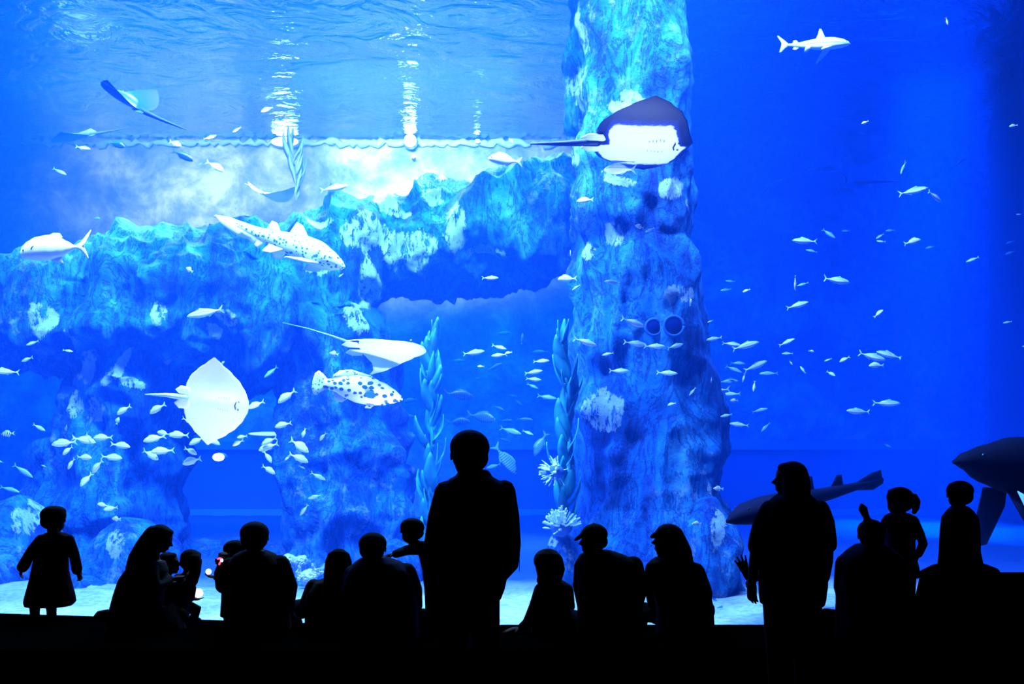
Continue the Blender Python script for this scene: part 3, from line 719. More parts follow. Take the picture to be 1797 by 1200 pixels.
# --- sharks
def shark(name, label, cat, prof, body_m, fin_m, head, tail, d, fins, eye, bend=0.0, yaw=0, roll=0, dtail=0, seg=18, p=2.0, extra=None):
    o = thing(name, label, cat)
    b = fish_body(prof, 40, seg, bend, p); obj('body', b, body_m, o)
    for nm, pts, th, mm in fins:
        if len(pts[0]) == 2: obj(nm, fin(pts, th, bend), mm or fin_m, o)
        else:
            for sg in (1, -1):
                obj(nm, sidefin(pts, th, sg), mm or fin_m, o)
    ex, ez, er = eye
    pt, pb, hw = lerp_tab(prof, ex); q_ = (ez-(pt+pb)/2)/((pt-pb)/2); hw *= math.sqrt(max(.05, 1-min(1, q_*q_)))
    for sg in (1, -1):
        e = MB(); e.ell((0.5-ex, sg*hw*0.92 + bend*math.sin(2.2*ex)*ex, ez), (er, er*.6, er), seg=8, rings=6); obj('eye', e, m_eye, o)
    if extra: extra(o)
    orient(o, W(*head, d), W(*tail, d+dtail), 1.0, yaw, roll); return o

m_zeb = skin_mat('zebra_shark_skin', (0.42, 0.55, 0.70), (0.85, 0.88, 0.9), -0.06, 0.02, spots=(38.0, 0.33, (0.02, 0.12, 0.36), (1, 1, 1.1), -0.03))
m_zebf = mat('zebra_shark_fin', (0.62, 0.72, 0.82), 0.5)
P_ZEB = [(0, .000, -.018, .012), (.03, .026, -.040, .042), (.10, .062, -.068, .072), (.20, .094, -.080, .080), (.32, .096, -.074, .074), (.44, .076, -.062, .056), (.56, .052, -.046, .038), (.70, .036, -.034, .022), (.85, .024, -.022, .012), (1.0, .004, -.004, .004)]
shark('zebra_shark', 'spotted zebra shark with long pale tail in front of rock arch', 'shark', P_ZEB, m_zeb, m_zebf, (609, 470), (361, 369), 9.4, [
    ('dorsal_fin', [(.30, .085), (.38, .150), (.425, .155), (.45, .075), (.38, .07)], .02, None),
    ('dorsal_fin', [(.50, .055), (.56, .105), (.60, .108), (.615, .05), (.55, .04)], .018, None),
    ('tail_fin', [(.60, -.03), (.66, -.085), (.70, -.06), (.80, -.065), (.92, -.04), (1.0, .01), (.9, .03), (.72, .035)], .016, None),
    ('anal_fin', [(.58, -.035), (.63, -.095), (.66, -.08), (.66, -.03)], .014, None),
    ('pelvic_fin', [(.42, .03, -.05), (.46, .10, -.105), (.52, .09, -.11), (.52, .03, -.05)], .016, None),
    ('pectoral_fin', [(.15, .06, -.05), (.20, .14, -.08), (.30, .21, -.10), (.33, .17, -.105), (.27, .06, -.06)], .018, m_zebf)],
    (.055, .028, .009), bend=.10, yaw=-6)
m_reef = skin_mat('reef_shark_skin', (0.40, 0.50, 0.62), (0.88, 0.9, 0.9), -0.03, 0.03, line=(-0.005, .014, (0.15, 0.35, 0.60)))
m_tip = mat('reef_shark_fin', (0.40, 0.52, 0.66), 0.5); m_black = mat('black_fin_tip', (0.004, 0.01, 0.08), 0.6)
P_REEF = [(0, .000, -.012, .010), (.04, .034, -.034, .038), (.12, .066, -.058, .060), (.25, .090, -.080, .072), (.40, .092, -.082, .066), (.55, .064, -.060, .046), (.70, .034, -.036, .026), (.80, .020, -.022, .018), (.86, .018, -.018, .012)]
def fins_reef(tipm=None): return [
    ('dorsal_fin', [(.34, .085), (.41, .215), (.435, .22), (.445, .15), (.47, .08), (.4, .07)], .016, None),
    ('dorsal_fin', [(.69, .03), (.73, .07), (.77, .065), (.78, .022), (.73, .02)], .012, None),
    ('tail_fin', [(.83, .018), (.88, .06), (.99, .135), (1.0, .13), (.93, .03), (.93, -.02), (.95, -.105), (.92, -.105), (.87, -.04), (.83, -.018)], .014, None),
    ('anal_fin', [(.67, -.03), (.72, -.075), (.77, -.06), (.75, -.025)], .012, None),
    ('pelvic_fin', [(.52, .03, -.06), (.56, .07, -.105), (.61, .06, -.11), (.60, .03, -.06)], .012, None),
    ('pectoral_fin', [(.25, .05, -.06), (.31, .14, -.12), (.40, .23, -.19), (.415, .21, -.18), (.36, .06, -.07)], .014, None)]
def reef_tip(o):
    for nm, pts in (('fin_tip', [(.395, .19), (.41, .222), (.437, .226), (.44, .19)]),):
        pass
shark('reef_shark', 'pale reef shark cruising high in the right-hand water', 'shark', P_REEF, m_reef, m_tip, (1489, 82), (1366, 69), 9.6, fins_reef(), (.06, .012, .009), bend=.10, yaw=-10)
m_dks = skin_mat('dark_shark_skin', (0.0004, 0.0012, 0.014), (0.40, 0.5, 0.7), -0.095, -0.07, rough=.8, spec=.05)
m_dkf = mat('dark_shark_fin', (0.0005, 0.0015, 0.016), 0.8, 0.05)
P_GUIT = [(0, .005, -.012, .008), (.05, .040, -.030, .045), (.12, .066, -.045, .085), (.22, .075, -.056, .10), (.34, .070, -.052, .07), (.48, .050, -.042, .045), (.64, .036, -.032, .030), (.80, .024, -.022, .018), (.9, .016, -.014, .012), (1, .012, -.010, .008)]
shark('guitarfish', 'long dark shovel-nosed fish passing behind the standing woman', 'fish', P_GUIT, m_dks, m_dkf, (1275, 914), (1557, 842), 7.45, [
    ('dorsal_fin', [(.46, .045), (.52, .115), (.55, .11), (.55, .04), (.5, .03)], .014, None),
    ('dorsal_fin', [(.66, .03), (.71, .085), (.74, .08), (.74, .025), (.7, .02)], .012, None),
    ('tail_fin', [(.82, .02), (.93, .05), (1.0, .055), (1.0, -.02), (.93, -.04), (.82, -.02)], .012, None),
    ('pectoral_fin', [(.08, .05, -.02), (.16, .16, -.035), (.28, .20, -.045), (.36, .12, -.04), (.36, .05, -.03)], .016, None)],
    (.10, .040, .008), bend=-.04, yaw=0, dtail=.6)
P_SAND = [(0, .000, -.015, .014), (.04, .030, -.030, .042), (.10, .056, -.066, .066), (.2, .092, -.094, .082), (.36, .108, -.108, .086), (.52, .090, -.086, .066), (.68, .052, -.05, .036), (.80, .024, -.024, .02), (.86, .020, -.02, .014)]
m_sts = skin_mat('big_shark_skin', (0.0002, 0.0006, 0.007), (0.05, 0.10, 0.3), -0.125, -0.10, rough=.85, spec=.04)
def pale_fin(o):
    q = MB(); q.plate([(0.5-x, y, z) for x, y, z in ((.150, .10, -.085), (.165, .125, -.10), (.20, .15, -.17), (.217, .16, -.235), (.203, .16, -.25), (.185, .14, -.19))], .02, (0.2, 1, 0))
    tag(obj('pectoral_fin', q, mat('pale_fin_underside', (0.10, 0.26, 0.55), .6), o), 'pale blue lit fin')
shark('large_shark', 'huge dark shark nosing in from the right edge', 'shark', P_SAND, m_sts, m_dkf, (1676, 806), (2130, 850), 7.55, [
    ('dorsal_fin', [(.42, .10), (.49, .19), (.52, .19), (.53, .09), (.47, .08)], .016, None),
    ('tail_fin', [(.83, .018), (.88, .06), (.99, .135), (1.0, .13), (.93, .03), (.93, -.02), (.95, -.105), (.92, -.105), (.87, -.04), (.83, -.018)], .014, None),
    ('pectoral_fin', [(.15, .05, -.08), (.175, .10, -.17), (.235, .145, -.275), (.262, .15, -.27), (.255, .07, -.13), (.24, .05, -.08)], .018, None)],
    (.068, .018, .008), bend=.03, dtail=.5, extra=pale_fin)

# --- permit and grouper
m_perm = skin_mat('permit_skin', (0.78, 0.84, 0.9), (0.88, 0.9, 0.92), 0.0, 0.16)
P_PERM = [(0, .005, -.055, .008), (.03, .055, -.085, .030), (.10, .120, -.118, .055), (.22, .172, -.142, .072), (.40, .190, -.148, .072), (.55, .150, -.120, .055), (.66, .085, -.075, .035), (.75, .026, -.030, .018), (.79, .018, -.020, .012)]
def permit_mark(o):
    for sg in (1, -1):
        q = MB(); q.plate([(0.5-x, sg*.066, z) for x, z in ((.185, .0), (.20, .03), (.235, .05), (.24, .035), (.215, .01), (.20, -.01))], .012); obj('pectoral_fin', q, m_findark, o)
shark('permit', 'big white forked-tail fish at left edge above the rocks', 'fish', P_PERM, m_perm, mat('permit_fin', (0.8, 0.86, 0.9), .5), (33, 440), (164, 432), 8.7, [
    ('tail_fin', [(.76, .02), (.84, .055), (.985, .205), (1.0, .21), (.90, .03), (.885, .0), (.93, -.12), (.945, -.165), (.92, -.16), (.83, -.05), (.76, -.02)], .014, None),
    ('dorsal_fin', [(.40, .185), (.47, .21), (.56, .20), (.60, .145), (.55, .12)], .014, None),
    ('anal_fin', [(.40, -.14), (.50, -.185), (.60, -.21), (.575, -.16), (.58, -.10), (.5, -.10)], .014, None)],
    (.068, .0, .016), yaw=4, extra=permit_mark)
m_grp = skin_mat('grouper_skin', (0.72, 0.80, 0.86), (0.86, 0.88, 0.9), -0.05, 0.10, spots=(15.0, 0.36, (0.015, 0.10, 0.36), (1, .4, 1.25), -0.13))
m_grpf = skin_mat('grouper_fin', (0.6, 0.72, 0.82), (0.6, 0.72, 0.82), 0, .1, spots=(30.0, 0.3, (0.05, 0.2, 0.45), (1, 1, 1), -9))
P_GRP = [(0, -.035, -.060, .010), (.03, -.008, -.080, .030), (.10, .045, -.112, .058), (.22, .105, -.150, .082), (.36, .145, -.168, .088), (.50, .150, -.160, .080), (.64, .125, -.118, .055), (.76, .080, -.066, .032), (.84, .064, -.050, .022), (.88, .062, -.048, .016)]
def grouper_extra(o):
    for sg in (1, -1):
        q = MB(); q.plate([(0.5-x, sg*y, z) for x, y, z in ((.29, .083, -.055), (.33, .10, -.015), (.39, .115, -.01), (.42, .12, -.05), (.385, .115, -.095), (.32, .10, -.095))], .014, (0.2, 1, 0)); obj('pectoral_fin', q, mat('grouper_side_fin', (0.02, 0.14, 0.42), .5), o)
    q = MB(); q.tube([((.497, .012, -.06), .006), ((.45, .034, -.072), .007), ((.40, .052, -.078), .005)], 6); obj('mouth', q, m_findark, o)
shark('grouper', 'dark-spotted grouper swimming under the white eagle ray', 'fish', P_GRP, m_grp, m_grpf, (707, 692), (550, 672), 8.9, [
    ('tail_fin', [(.84, .06), (.90, .115), (.95, .14), (.985, .105), (1.0, .03), (1.0, -.06), (.975, -.12), (.94, -.13), (.90, -.09), (.84, -.048)], .016, None),
    ('dorsal_fin', [(.30, .125), (.38, .165), (.50, .185), (.60, .20), (.72, .175), (.78, .12), (.80, .075), (.6, .12)], .016, None),
    ('anal_fin', [(.60, -.125), (.66, -.175), (.73, -.165), (.78, -.06), (.66, -.10)], .014, None),
    ('pelvic_fin', [(.30, .04, -.15), (.34, .06, -.195), (.40, .06, -.20), (.38, .04, -.15)], .012, None)],
    (.115, .01, .014), yaw=8, extra=grouper_extra)

# ------------------------------------------------------------------ kelp, corals, rubble, lamps on the rear wall
def boulder(label, u, v, ru, rv, d, depth, lit_patches=(), name='boulder', seed=0, amp=.35):  # pale highlights are painted into the boulder's colour
    b = MB(); k = d/FPX; c = W(u, v, d)
    rr = random.Random(seed)
    b.ell(c, (ru*k, depth, rv*k))
    for _ in range(3): b.ell(c + V((rr.uniform(-.5, .5)*ru*k, rr.uniform(-.3, .3)*depth, rr.uniform(-.4, .3)*rv*k)), (ru*k*.62, depth*.7, rv*k*.7))
    return rock(name, label, b, 0.035, amp, c, lit_patches)
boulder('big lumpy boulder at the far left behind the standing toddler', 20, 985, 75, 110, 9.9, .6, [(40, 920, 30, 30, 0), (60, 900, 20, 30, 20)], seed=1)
boulder('low boulder right of the toddler with painted pale highlights', 150, 1055, 45, 40, 9.3, .4, [(135, 1040, 12, 16, 0), (165, 1030, 20, 10, 0)], seed=2)
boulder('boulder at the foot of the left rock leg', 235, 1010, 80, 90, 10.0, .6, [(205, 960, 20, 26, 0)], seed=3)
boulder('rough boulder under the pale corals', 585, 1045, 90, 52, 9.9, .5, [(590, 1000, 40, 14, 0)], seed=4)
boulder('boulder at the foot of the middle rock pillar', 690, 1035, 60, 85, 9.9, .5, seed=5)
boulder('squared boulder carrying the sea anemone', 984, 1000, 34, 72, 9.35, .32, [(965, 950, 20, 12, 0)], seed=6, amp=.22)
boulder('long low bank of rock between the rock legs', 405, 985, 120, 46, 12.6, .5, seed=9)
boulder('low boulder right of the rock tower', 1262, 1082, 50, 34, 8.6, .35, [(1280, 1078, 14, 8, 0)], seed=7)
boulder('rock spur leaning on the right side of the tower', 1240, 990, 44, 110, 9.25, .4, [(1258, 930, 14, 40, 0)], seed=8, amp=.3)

m_kelp = mat('kelp_leaf', (0.015, 0.36, 0.42), 0.6, 0.3); n = NT(m_kelp)
tc = n.add('ShaderNodeTexCoord'); nz = n.add('ShaderNodeTexNoise', Vector=(tc, 3), Scale=5.0, Detail=4.0)
n.out(n.ramp(nz, [(.35, (.003, .11, .24)), (.65, (.012, .28, .34))]), n.b.inputs['Base Color'])
m_kelp2 = mat('pale_kelp_leaf', (0.16, 0.30, 0.42), 0.6, 0.3)
def kelp(label, us, d, nleaf, leaf, seed, ratio=1.0, m_kelp=m_kelp):
    """stem through pixel points us = [(u, v)], blades all along it"""
    rr = random.Random(seed); P = [W(u, v, d) for u, v in us]; base = P[0]
    o = thing('kelp', label, 'seaweed', base)
    b = MB(); b.tube([(p-base, .018) for p in P], 8); obj('stem', b, m_kelp, o)
    f = MB()
    for i in range(nleaf):
        t = (i+.5)/nleaf; q = t*(len(P)-1); k = min(int(q), len(P)-2); p = P[k].lerp(P[k+1], q-k) - base
        a = rr.uniform(0, 6.28); tilt = rr.uniform(.35, .95) * (1.0 if t < .8 else .6)
        out = V((math.cos(a), math.sin(a)*.8, 0)); up = V((0, 0, 1))
        L = leaf*rr.uniform(.7, 1.25)*(1.0 if t < .75 else .75); wd = L*.125*ratio
        side = out.cross(up).normalized(); rings = []
        side = (side*rr.uniform(.3, 1) + out*rr.uniform(-.6, .6)).normalized()
        for j in range(9):
            s_ = j/8; ang = tilt*(1 - .5*s_)
            c = p + (out*math.sin(ang) + up*math.cos(ang))*L*s_ + side*.03*L*math.sin(4*s_+a)
            wv = wd*(math.sin(math.pi*min(1, (s_*.93+.05)))**.8)*(1-.35*s_) + .002
            nn = (out*math.cos(ang) - up*math.sin(ang)).normalized()
            rings.append([c+side*wv, c+nn*.006, c-side*wv, c-nn*.006])
        f.ring_loft(rings)
    me = f.mesh('foliage'); q = obj('foliage', me, m_kelp, o); return o
kelp('tall kelp in front of the middle rock pillar', [(742, 1010), (752, 930), (756, 850), (758, 760), (752, 690), (756, 640), (762, 595)], 10.0, 54, .42, 1, 1.5)
kelp('kelp climbing the left edge of the rock tower', [(990, 925), (986, 860), (992, 780), (1000, 700), (990, 645), (982, 600)], 9.3, 40, .42, 2, 1.6)
kelp('pale kelp hanging at the rear wall below the waterline', [(520, 350), (518, 325), (516, 300), (512, 275), (506, 256)], 18.2, 18, .62, 3, 1.0, m_kelp2)

m_coral = mat('white_coral', (0.75, 0.78, 0.8), 0.8, 0.1); n = NT(m_coral)
tc = n.add('ShaderNodeTexCoord'); nz = n.add('ShaderNodeTexVoronoi', Vector=(tc, 3), Scale=40.0)
n.out(n.ramp(nz, [(.0, (.8, .82, .84)), (.6, (.30, .42, .55))]), n.b.inputs['Base Color']); n.bump(nz, .8, .02)
def knob(label, u, v, r, d):
    b = MB(); k = d/FPX; rr = random.Random(int(u)); c = W(u, v, d)
    b.ell(c, (r*k, r*k, r*k*.9))
    for _ in range(26):
        q = V((rr.gauss(0, 1), rr.gauss(0, 1), rr.gauss(0, 1))).normalized(); b.ell(c+q*r*k*.85, (r*k*.28,)*3, seg=8, rings=6)
    me = remeshed(b, 'coral', .012, 1); recenter(me, c); tag(obj('coral', me, m_coral, loc=c), label, 'coral')
knob('left of two round white corals beside the seated man', 508, 984, 13, 9.7); knob('right of two round white corals beside the seated man', 528, 986, 13, 9.7)
knob('fuzzy white coral mound below the round corals', 542, 1014, 15, 9.3)
def branch(label, u, v, d, arms):
    b = MB(); k = d/FPX; c = W(u, v, d)
    for (du, dv, r) in arms: b.tube([(c, r*k), (c+V((du*.5*k, .02, -dv*.6*k)), r*k*.95), (c+V((du*k, .0, -dv*k)), r*k*.8)], 8)
    me = remeshed(b, 'coral', .012, 1); recenter(me, c); tag(obj('coral', me, m_coral, loc=c), label, 'coral')
branch('short white branching coral at the left of the mound', 525, 1018, 9.25, [(0, -24, 4), (-4, -14, 4), (7, -10, 4)])
branch('white branching coral reaching up right of the mound', 552, 1012, 9.25, [(-4, -22, 3.5), (14, -8, 4), (6, -14, 3.5)])

m_tent = mat('anemone_tentacle', (0.45, 0.62, 0.70), 0.6, 0.2); m_abase = mat('anemone_base', (0.02, 0.08, 0.30), 0.8)
def anemone(label, u, v, d, r, axis, nt, seed):
    rr = random.Random(seed); c = W(u, v, d); k = d/FPX; R0 = r*k; ax = V(axis).normalized()
    o = thing('sea_anemone', label, 'anemone', c)
    b = MB(); b.ell((0, 0, 0), (R0*.62, R0*.5, R0*.5)); obj('base', b, m_abase, o)
    b = MB(); b.ell((0, 0, 0), (R0*.5,)*3, seg=12, rings=8)
    for _ in range(nt):
        q = (V((rr.gauss(0, 1), rr.gauss(0, 1), rr.gauss(0, 1))).normalized() + ax*.75).normalized(); L = R0*rr.uniform(.85, 1.15)
        b.tube([(q*R0*.3, R0*.05), (q*L*.7, R0*.045), (q*L+ax*R0*.08, R0*.055)], 6)
    me = remeshed(b, 'tentacles', .009, 1); obj('tentacles', me, m_tent, o)
anemone('spiny pale anemone on the squared boulder beside the tower', 985, 925, 9.15, 32, (0, -.3, 1), 80, 5)
anemone('spiny anemone on the left flank of the rock tower', 974, 828, 9.1, 26, (-1, -.3, .1), 60, 6)

# round pipe mouths in the tower
def on_rock(o, u, v):
    bv = BVHTree.FromPolygons([vv.co + o.location for vv in o.data.vertices], [tuple(f.vertices) for f in o.data.polygons])
    org = V((0, 0, ZC)); dr = (W(u, v, 1) - org).normalized()
    loc, nn, i, ds = bv.ray_cast(org, dr); return loc, nn
m_hole = mat('pipe_mouth', (0.001, 0.004, 0.09), 0.9, 0.05); m_ring = mat('pipe_rim', (0.006, 0.08, 0.34), 0.7)
for u, v, r in ((1146, 576, 14), (1181, 574, 17)):
    loc, nn = on_rock(rock_tower, u, v); nn = V((0, -1, .1)).normalized(); k = loc.y/FPX
    b = MB(); fr = [V((math.cos(a), 0, math.sin(a)))*r*k for a in [i*math.pi/14 for i in range(29)]]
    b.tube([(q + nn*.05, .018) for q in fr], 8, ends=False); rim_ = obj('pipe_rim', b, m_ring, rock_tower, loc=loc-rock_tower.location)
    b = MB(); b.ell(nn*.03, (r*k, .05, r*k), seg=24, rings=8); obj('pipe_mouth', b, m_hole, rim_)

# lamps on the waterline and low on the rear wall
m_house = mat('lamp_housing', (0.2, 0.25, 0.3), 0.5)
m_lit = glow_mat('lamp_lens', (0.85, 0.95, 1.0), 8.0); m_lit2 = glow_mat('low_lamp_lens', (0.55, 0.85, 1.0), 7.0); m_lit3 = glow_mat('strip_lens', (0.7, 0.75, 1.0), 1.6)
def wall_lamp(label, u, v, d, rx, rz, m, name='wall_lamp'):
    c = W(u, v, d); k = d/FPX; o = thing(name, label, 'lamp', c)
    b = MB(); b.ell((0, .10, 0), (rx*k*1.15, .12, rz*k*1.15)); obj('housing', b, m_house, o)
    b = MB(); b.ell((0, -.02, 0), (rx*k, .08, rz*k)); obj('lens', b, m, o)
wall_lamp('bright lamp on the waterline above the arch', 720, 247, 18.7, 11, 11, m_lit)
wall_lamp('small bright lamp just under the waterline lamp', 725, 274, 18.7, 3.5, 3.5, m_lit)
wall_lamp('wide bright lamp on the waterline above the pale kelp', 500, 249, 18.8, 24, 8, m_lit)
wall_lamp('tiny lamp on the waterline near the rock tower', 838, 248, 18.8, 4.5, 2.5, m_lit)
wall_lamp('glowing lamp low under the white upright ray', 384, 802, 14.0, 10, 7, m_lit2)
wall_lamp('thin lit strip on the rear wall between the rock legs', 470, 761, 18.7, 34, 3.5, m_lit3)

# ------------------------------------------------------------------ ledge the visitors sit on
LZ = 0.36
m_black = mat('black_ledge', (0.0008, 0.0008, 0.001), 0.95, 0.0)
b = MB(); far = [(-900, 1058), (-200, 1072), (0, 1075), (320, 1085), (640, 1095), (1470, 1095), (2800, 1095)]
fp = []
for u, v in far:
    d = FPX*(ZC-LZ)/(v-V0); fp.append(V(((u-U0)/FPX*d, d, LZ)))
fp[0].x = HX0; fp[-1].x = HX1
nf = []
for p in fp: nf.append(V((p.x, 5.45, LZ)))
rings = [[V((n_.x, n_.y, 0)), V((n_.x, n_.y, LZ-.03)), V((n_.x, n_.y+.03, LZ)), V((f_.x, f_.y-.02, LZ)), V((f_.x, f_.y, LZ-.02)), V((f_.x, f_.y, 0))] for f_, n_ in zip(fp, nf)]
b.ring_loft(rings)
o = obj('ledge', b.mesh('ledge', False), m_black); tag(o, 'long black ledge along the glass where the visitors sit', 'ledge', kind='structure')
b = MB(); x0 = W(1606, 0, 6.0).x
BZ = ZC - 212/FPX*5.75
b.vloft([(800+(ZC-LZ)/5.95*FPX-1, 1618, 2480, .30), (1060, 1622, 2480, .30), (1022, 1630, 2480, .29), (1013, 1650, 2470, .27)], 5.95, p=6)
o = obj('seat_block', b.mesh('seat_block', False), m_black); tag(o, 'raised black seat block at the right end of the ledge', 'bench')

# ------------------------------------------------------------------ people
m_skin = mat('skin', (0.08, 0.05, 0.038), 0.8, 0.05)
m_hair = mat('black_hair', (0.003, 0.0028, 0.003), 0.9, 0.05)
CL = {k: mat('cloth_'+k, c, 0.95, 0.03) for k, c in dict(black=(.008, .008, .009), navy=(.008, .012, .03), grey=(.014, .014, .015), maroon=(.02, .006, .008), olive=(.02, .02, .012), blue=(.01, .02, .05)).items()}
m_lens = mat('glasses_frame', (0.005, 0.005, 0.006), 0.3, 0.5)
class Person:
    def __init__(s, label, d, vox=0.008):
        s.label, s.d, s.vox, s.p = label, d, vox, {}; s.eyes = []; s.mats = {'body': m_skin, 'hair': m_hair}
    def m(s, t): return s.p.setdefault(t, MB())
    def P(s, u, v, dd=0): return W(u, v, s.d+dd)
    def loft(s, t, rows, p=2.3, g=-0.014, body=True):
        s.m(t).vloft(rows, s.d, p=p)
        if body and t != 'body': s.m('body').vloft(rows, s.d, p=p, g=g)
    def limb(s, t, pts, flat=None, body=True):
        k = s.d/FPX; q = [(s.P(*a[:3]), a[3]*k) for a in pts]
        s.m(t).tube(q, 12, flat)
        if body and t != 'body': s.m('body').tube([(a, max(.012, r-.008)) for a, r in q], 10, flat)
    def head(s, u, vt, vc, yaw=0, pitch=0, roll=0, wide=1.0, ears=True, hair='short', neck=None):
        """crown at vt, chin at vc; yaw 0 looks into the tank, +90 to the right, -90 to the left"""
        wide *= 1.10; h = (vc-vt)/FPX*s.d/1.03; c = s.P(u, vc)
        Rm = Matrix.Rotation(R(-yaw), 3, 'Z') @ Matrix.Rotation(R(pitch), 3, 'X') @ Matrix.Rotation(R(roll), 3, 'Y')
        piv = V((0, -.05, .5))*h
        T = lambda x, y, z: c + piv.z*V((0, 0, 1)) + Rm @ (V((x, y, z))*h - V((0, 0, .5))*h)
        s.T, s.h, s.Rm = T, h, Rm
        B = s.m('body')
        B.ell(T(0, -.03, .60), (.335*h*wide, .43*h, .395*h), Rm, 20, 14)
        B.ell(T(0, .14, .30), (.255*h*wide, .27*h, .30*h), Rm, 18, 12)
        B.ell(T(0, .25, .06), (.12*h, .10*h, .07*h), Rm, 12, 8)
        B.tube([(T(0, .385, .56), .03*h), (T(0, .43, .46), .04*h), (T(0, .485, .385), .055*h)], 10)
        for sg in (-1, 1):
            B.ell(T(sg*.04, .44, .375), (.035*h, .045*h, .03*h), Rm, 8, 6)
            B.ell(T(sg*.14, .34, .60), (.10*h, .07*h, .035*h), Rm, 10, 6)
            B.ell(T(sg*.15, .27, .38), (.09*h, .10*h, .09*h), Rm, 10, 6)
            if ears: B.ell(T(sg*.345*wide, -.02, .47), (.035*h, .075*h, .115*h), Rm, 10, 8)
            s.eyes.append((T(sg*.14, .355, .515), .048*h))
        B.tube([(T(-.085, .36, .215), .022*h), (T(0, .405, .22), .032*h), (T(.085, .36, .215), .022*h)], 8)
        B.tube([(T(-.07, .36, .175), .022*h), (T(0, .395, .17), .034*h), (T(.07, .36, .175), .022*h)], 8)
        if neck:
            B.tube([(T(0, -.08, .34), .20*h), (T(0, -.09, .05), .19*h), (s.P(*neck[:3]), neck[3]/FPX*s.d)], 14)
        H = s.m('hair')
        if hair:
            H.ell(T(0, -.085, .655), (.385*h*wide, .435*h, .38*h), Rm, 22, 14)
            H.ell(T(0, -.17, .42), (.35*h*wide, .325*h, .32*h), Rm, 20, 12)
            H.ell(T(0, .16, .83), (.27*h*wide, .20*h, .15*h), Rm, 16, 10)
    def hand(s, u, v, dd, d, n, k=1.0, curl=0.35, thumb=1, spread=0.12):
        """wrist at (u, v); d = finger direction, n = palm normal; five separate fingers"""
        w0 = s.P(u, v, dd); d = V(d).normalized(); n = V(n); n = (n-d*n.dot(d)).normalized(); r = d.cross(n)
        B = s.m('hands' if False else 'body')
        B.tube([(w0-d*.02*k, .026*k), (w0+d*.02*k, .030*k), (w0+d*.055*k, .038*k), (w0+d*.085*k, .036*k)], 12, (n, .55))
        for i, (off, L) in enumerate(((.031, .066), (.011, .078), (-.010, .073), (-.030, .056))):
            p = w0 + d*.088*k + r*off*thumb*k; dr = (d + r*off*thumb*spread*40).normalized(); pts = [(p-d*.02*k, .0092*k)]
            for j, (f, rr) in enumerate(((.45, .0090), (.30, .0084), (.25, .0074))):
                cu = curl*(j+.4); p = p + (dr*math.cos(cu) + n*math.sin(cu))*L*f*k; pts.append((p, rr*k))
            B.tube(pts, 8)
        t0 = w0 + d*.022*k + r*.024*thumb*k; t1 = t0 + (d*.6 + r*.75*thumb + n*.2).normalized()*.036*k; t2 = t1 + (d*.85 + r*.35*thumb + n*.35).normalized()*.030*k
        B.tube([(t0, .014*k), (t1, .0105*k), (t2, .0085*k)], 8)
    def legs_crossed(s, t, u, hw, k=1.0):
        """folded legs on the ledge in front of the seated trunk"""
        z = LZ + .075*k; y = s.d; x = (u-U0)/FPX*s.d; M = s.m(t); B = s.m('body')
        for sg in (-1, 1):
            a = V((x+sg*.09*k, y+.02, z+.03)); kn = V((x+sg*.24*k, y+.21*k, z+.05)); an = V((x-sg*.10*k, y+.27*k, z-.01))
            M.tube([(a, .085*k), (kn, .062*k), (an, .042*k)], 12); B.tube([(a, .07*k), (kn, .05*k), (an, .034*k)], 10)
            q = s.m('shoes'); q.tube([(an+V((sg*.02, 0, -.01)), .036*k), (an+V((-sg*.06*k, .03*k, -.015)), .036*k), (an+V((-sg*.13*k, .05*k, -.02)), .026*k)], 10)
    def build(s, group=None):
        lo = min((v.z for v in s.p['body'].v)); xs = [v for v in s.p['body'].v]
        c = sum(xs, V((0, 0, 0)))/len(xs); loc = V((c.x, c.y, lo))
        root = thing('person', s.label, 'person', loc, group)
        for t, mb in s.p.items():
            vx = s.vox if t == 'body' else s.vox*1.25
            me = remeshed(mb, t, vx, 2); recenter(me, loc); obj(t, me, s.mats.get(t, CL['black']), root)
        for p, r in s.eyes:
            e = MB(); e.ell(p, (r, r, r), seg=10, rings=8); me = e.mesh('eye'); recenter(me, loc); obj('eye', me, m_eye, root)
        return root

# toddler in a flared dress, arms held out
p = Person('toddler in flared dress standing with arms held out at the left', 6.62, .006)
p.head(95, 887, 934, 0, -4, 0, wide=1.12, neck=(97, 940, 0, 11))
p.m('hair').ell(p.T(.12, -.05, .80), (.33*p.h, .36*p.h, .22*p.h), p.Rm)
p.mats.update(dress=CL['maroon'], shoes=CL['black'])
p.loft('dress', [(934, 82, 112, .05), (940, 70, 123, .065), (952, 66, 126, .08), (978, 61, 119, .085), (1000, 57, 119, .095), (1020, 53, 123, .11), (1042, 47, 129, .125), (1056, 44, 131, .13), (1063, 46, 124, .12)])
p.limb('dress', [(72, 946, 0, 9), (56, 966, .02, 9), (44, 988, .03, 10), (40, 995, .03, 10)]); p.hand(39, 994, .03, (-.25, .1, -1), (1, .3, 0), .62, .5, -1)
p.limb('dress', [(121, 946, 0, 9), (130, 970, 0, 8.5), (134, 992, .02, 9), (135, 1000, .02, 9)]); p.hand(136, 1000, .02, (.3, .1, -1), (-1, .3, 0), .62, .5, 1)
for u0, u1 in ((61, 61), (90, 90.5)):
    p.limb('body', [(u0+4 if u0 < 80 else u0-2, 1030, 0, 11), (u0, 1060, 0, 9.5), (u1, 1077, 0, 8)])
    p.limb('shoes', [(u1, 1078, -.02, 8.5), (u1, 1079, .06, 8), (u1, 1080, .10, 6)], body=False)
p.build()

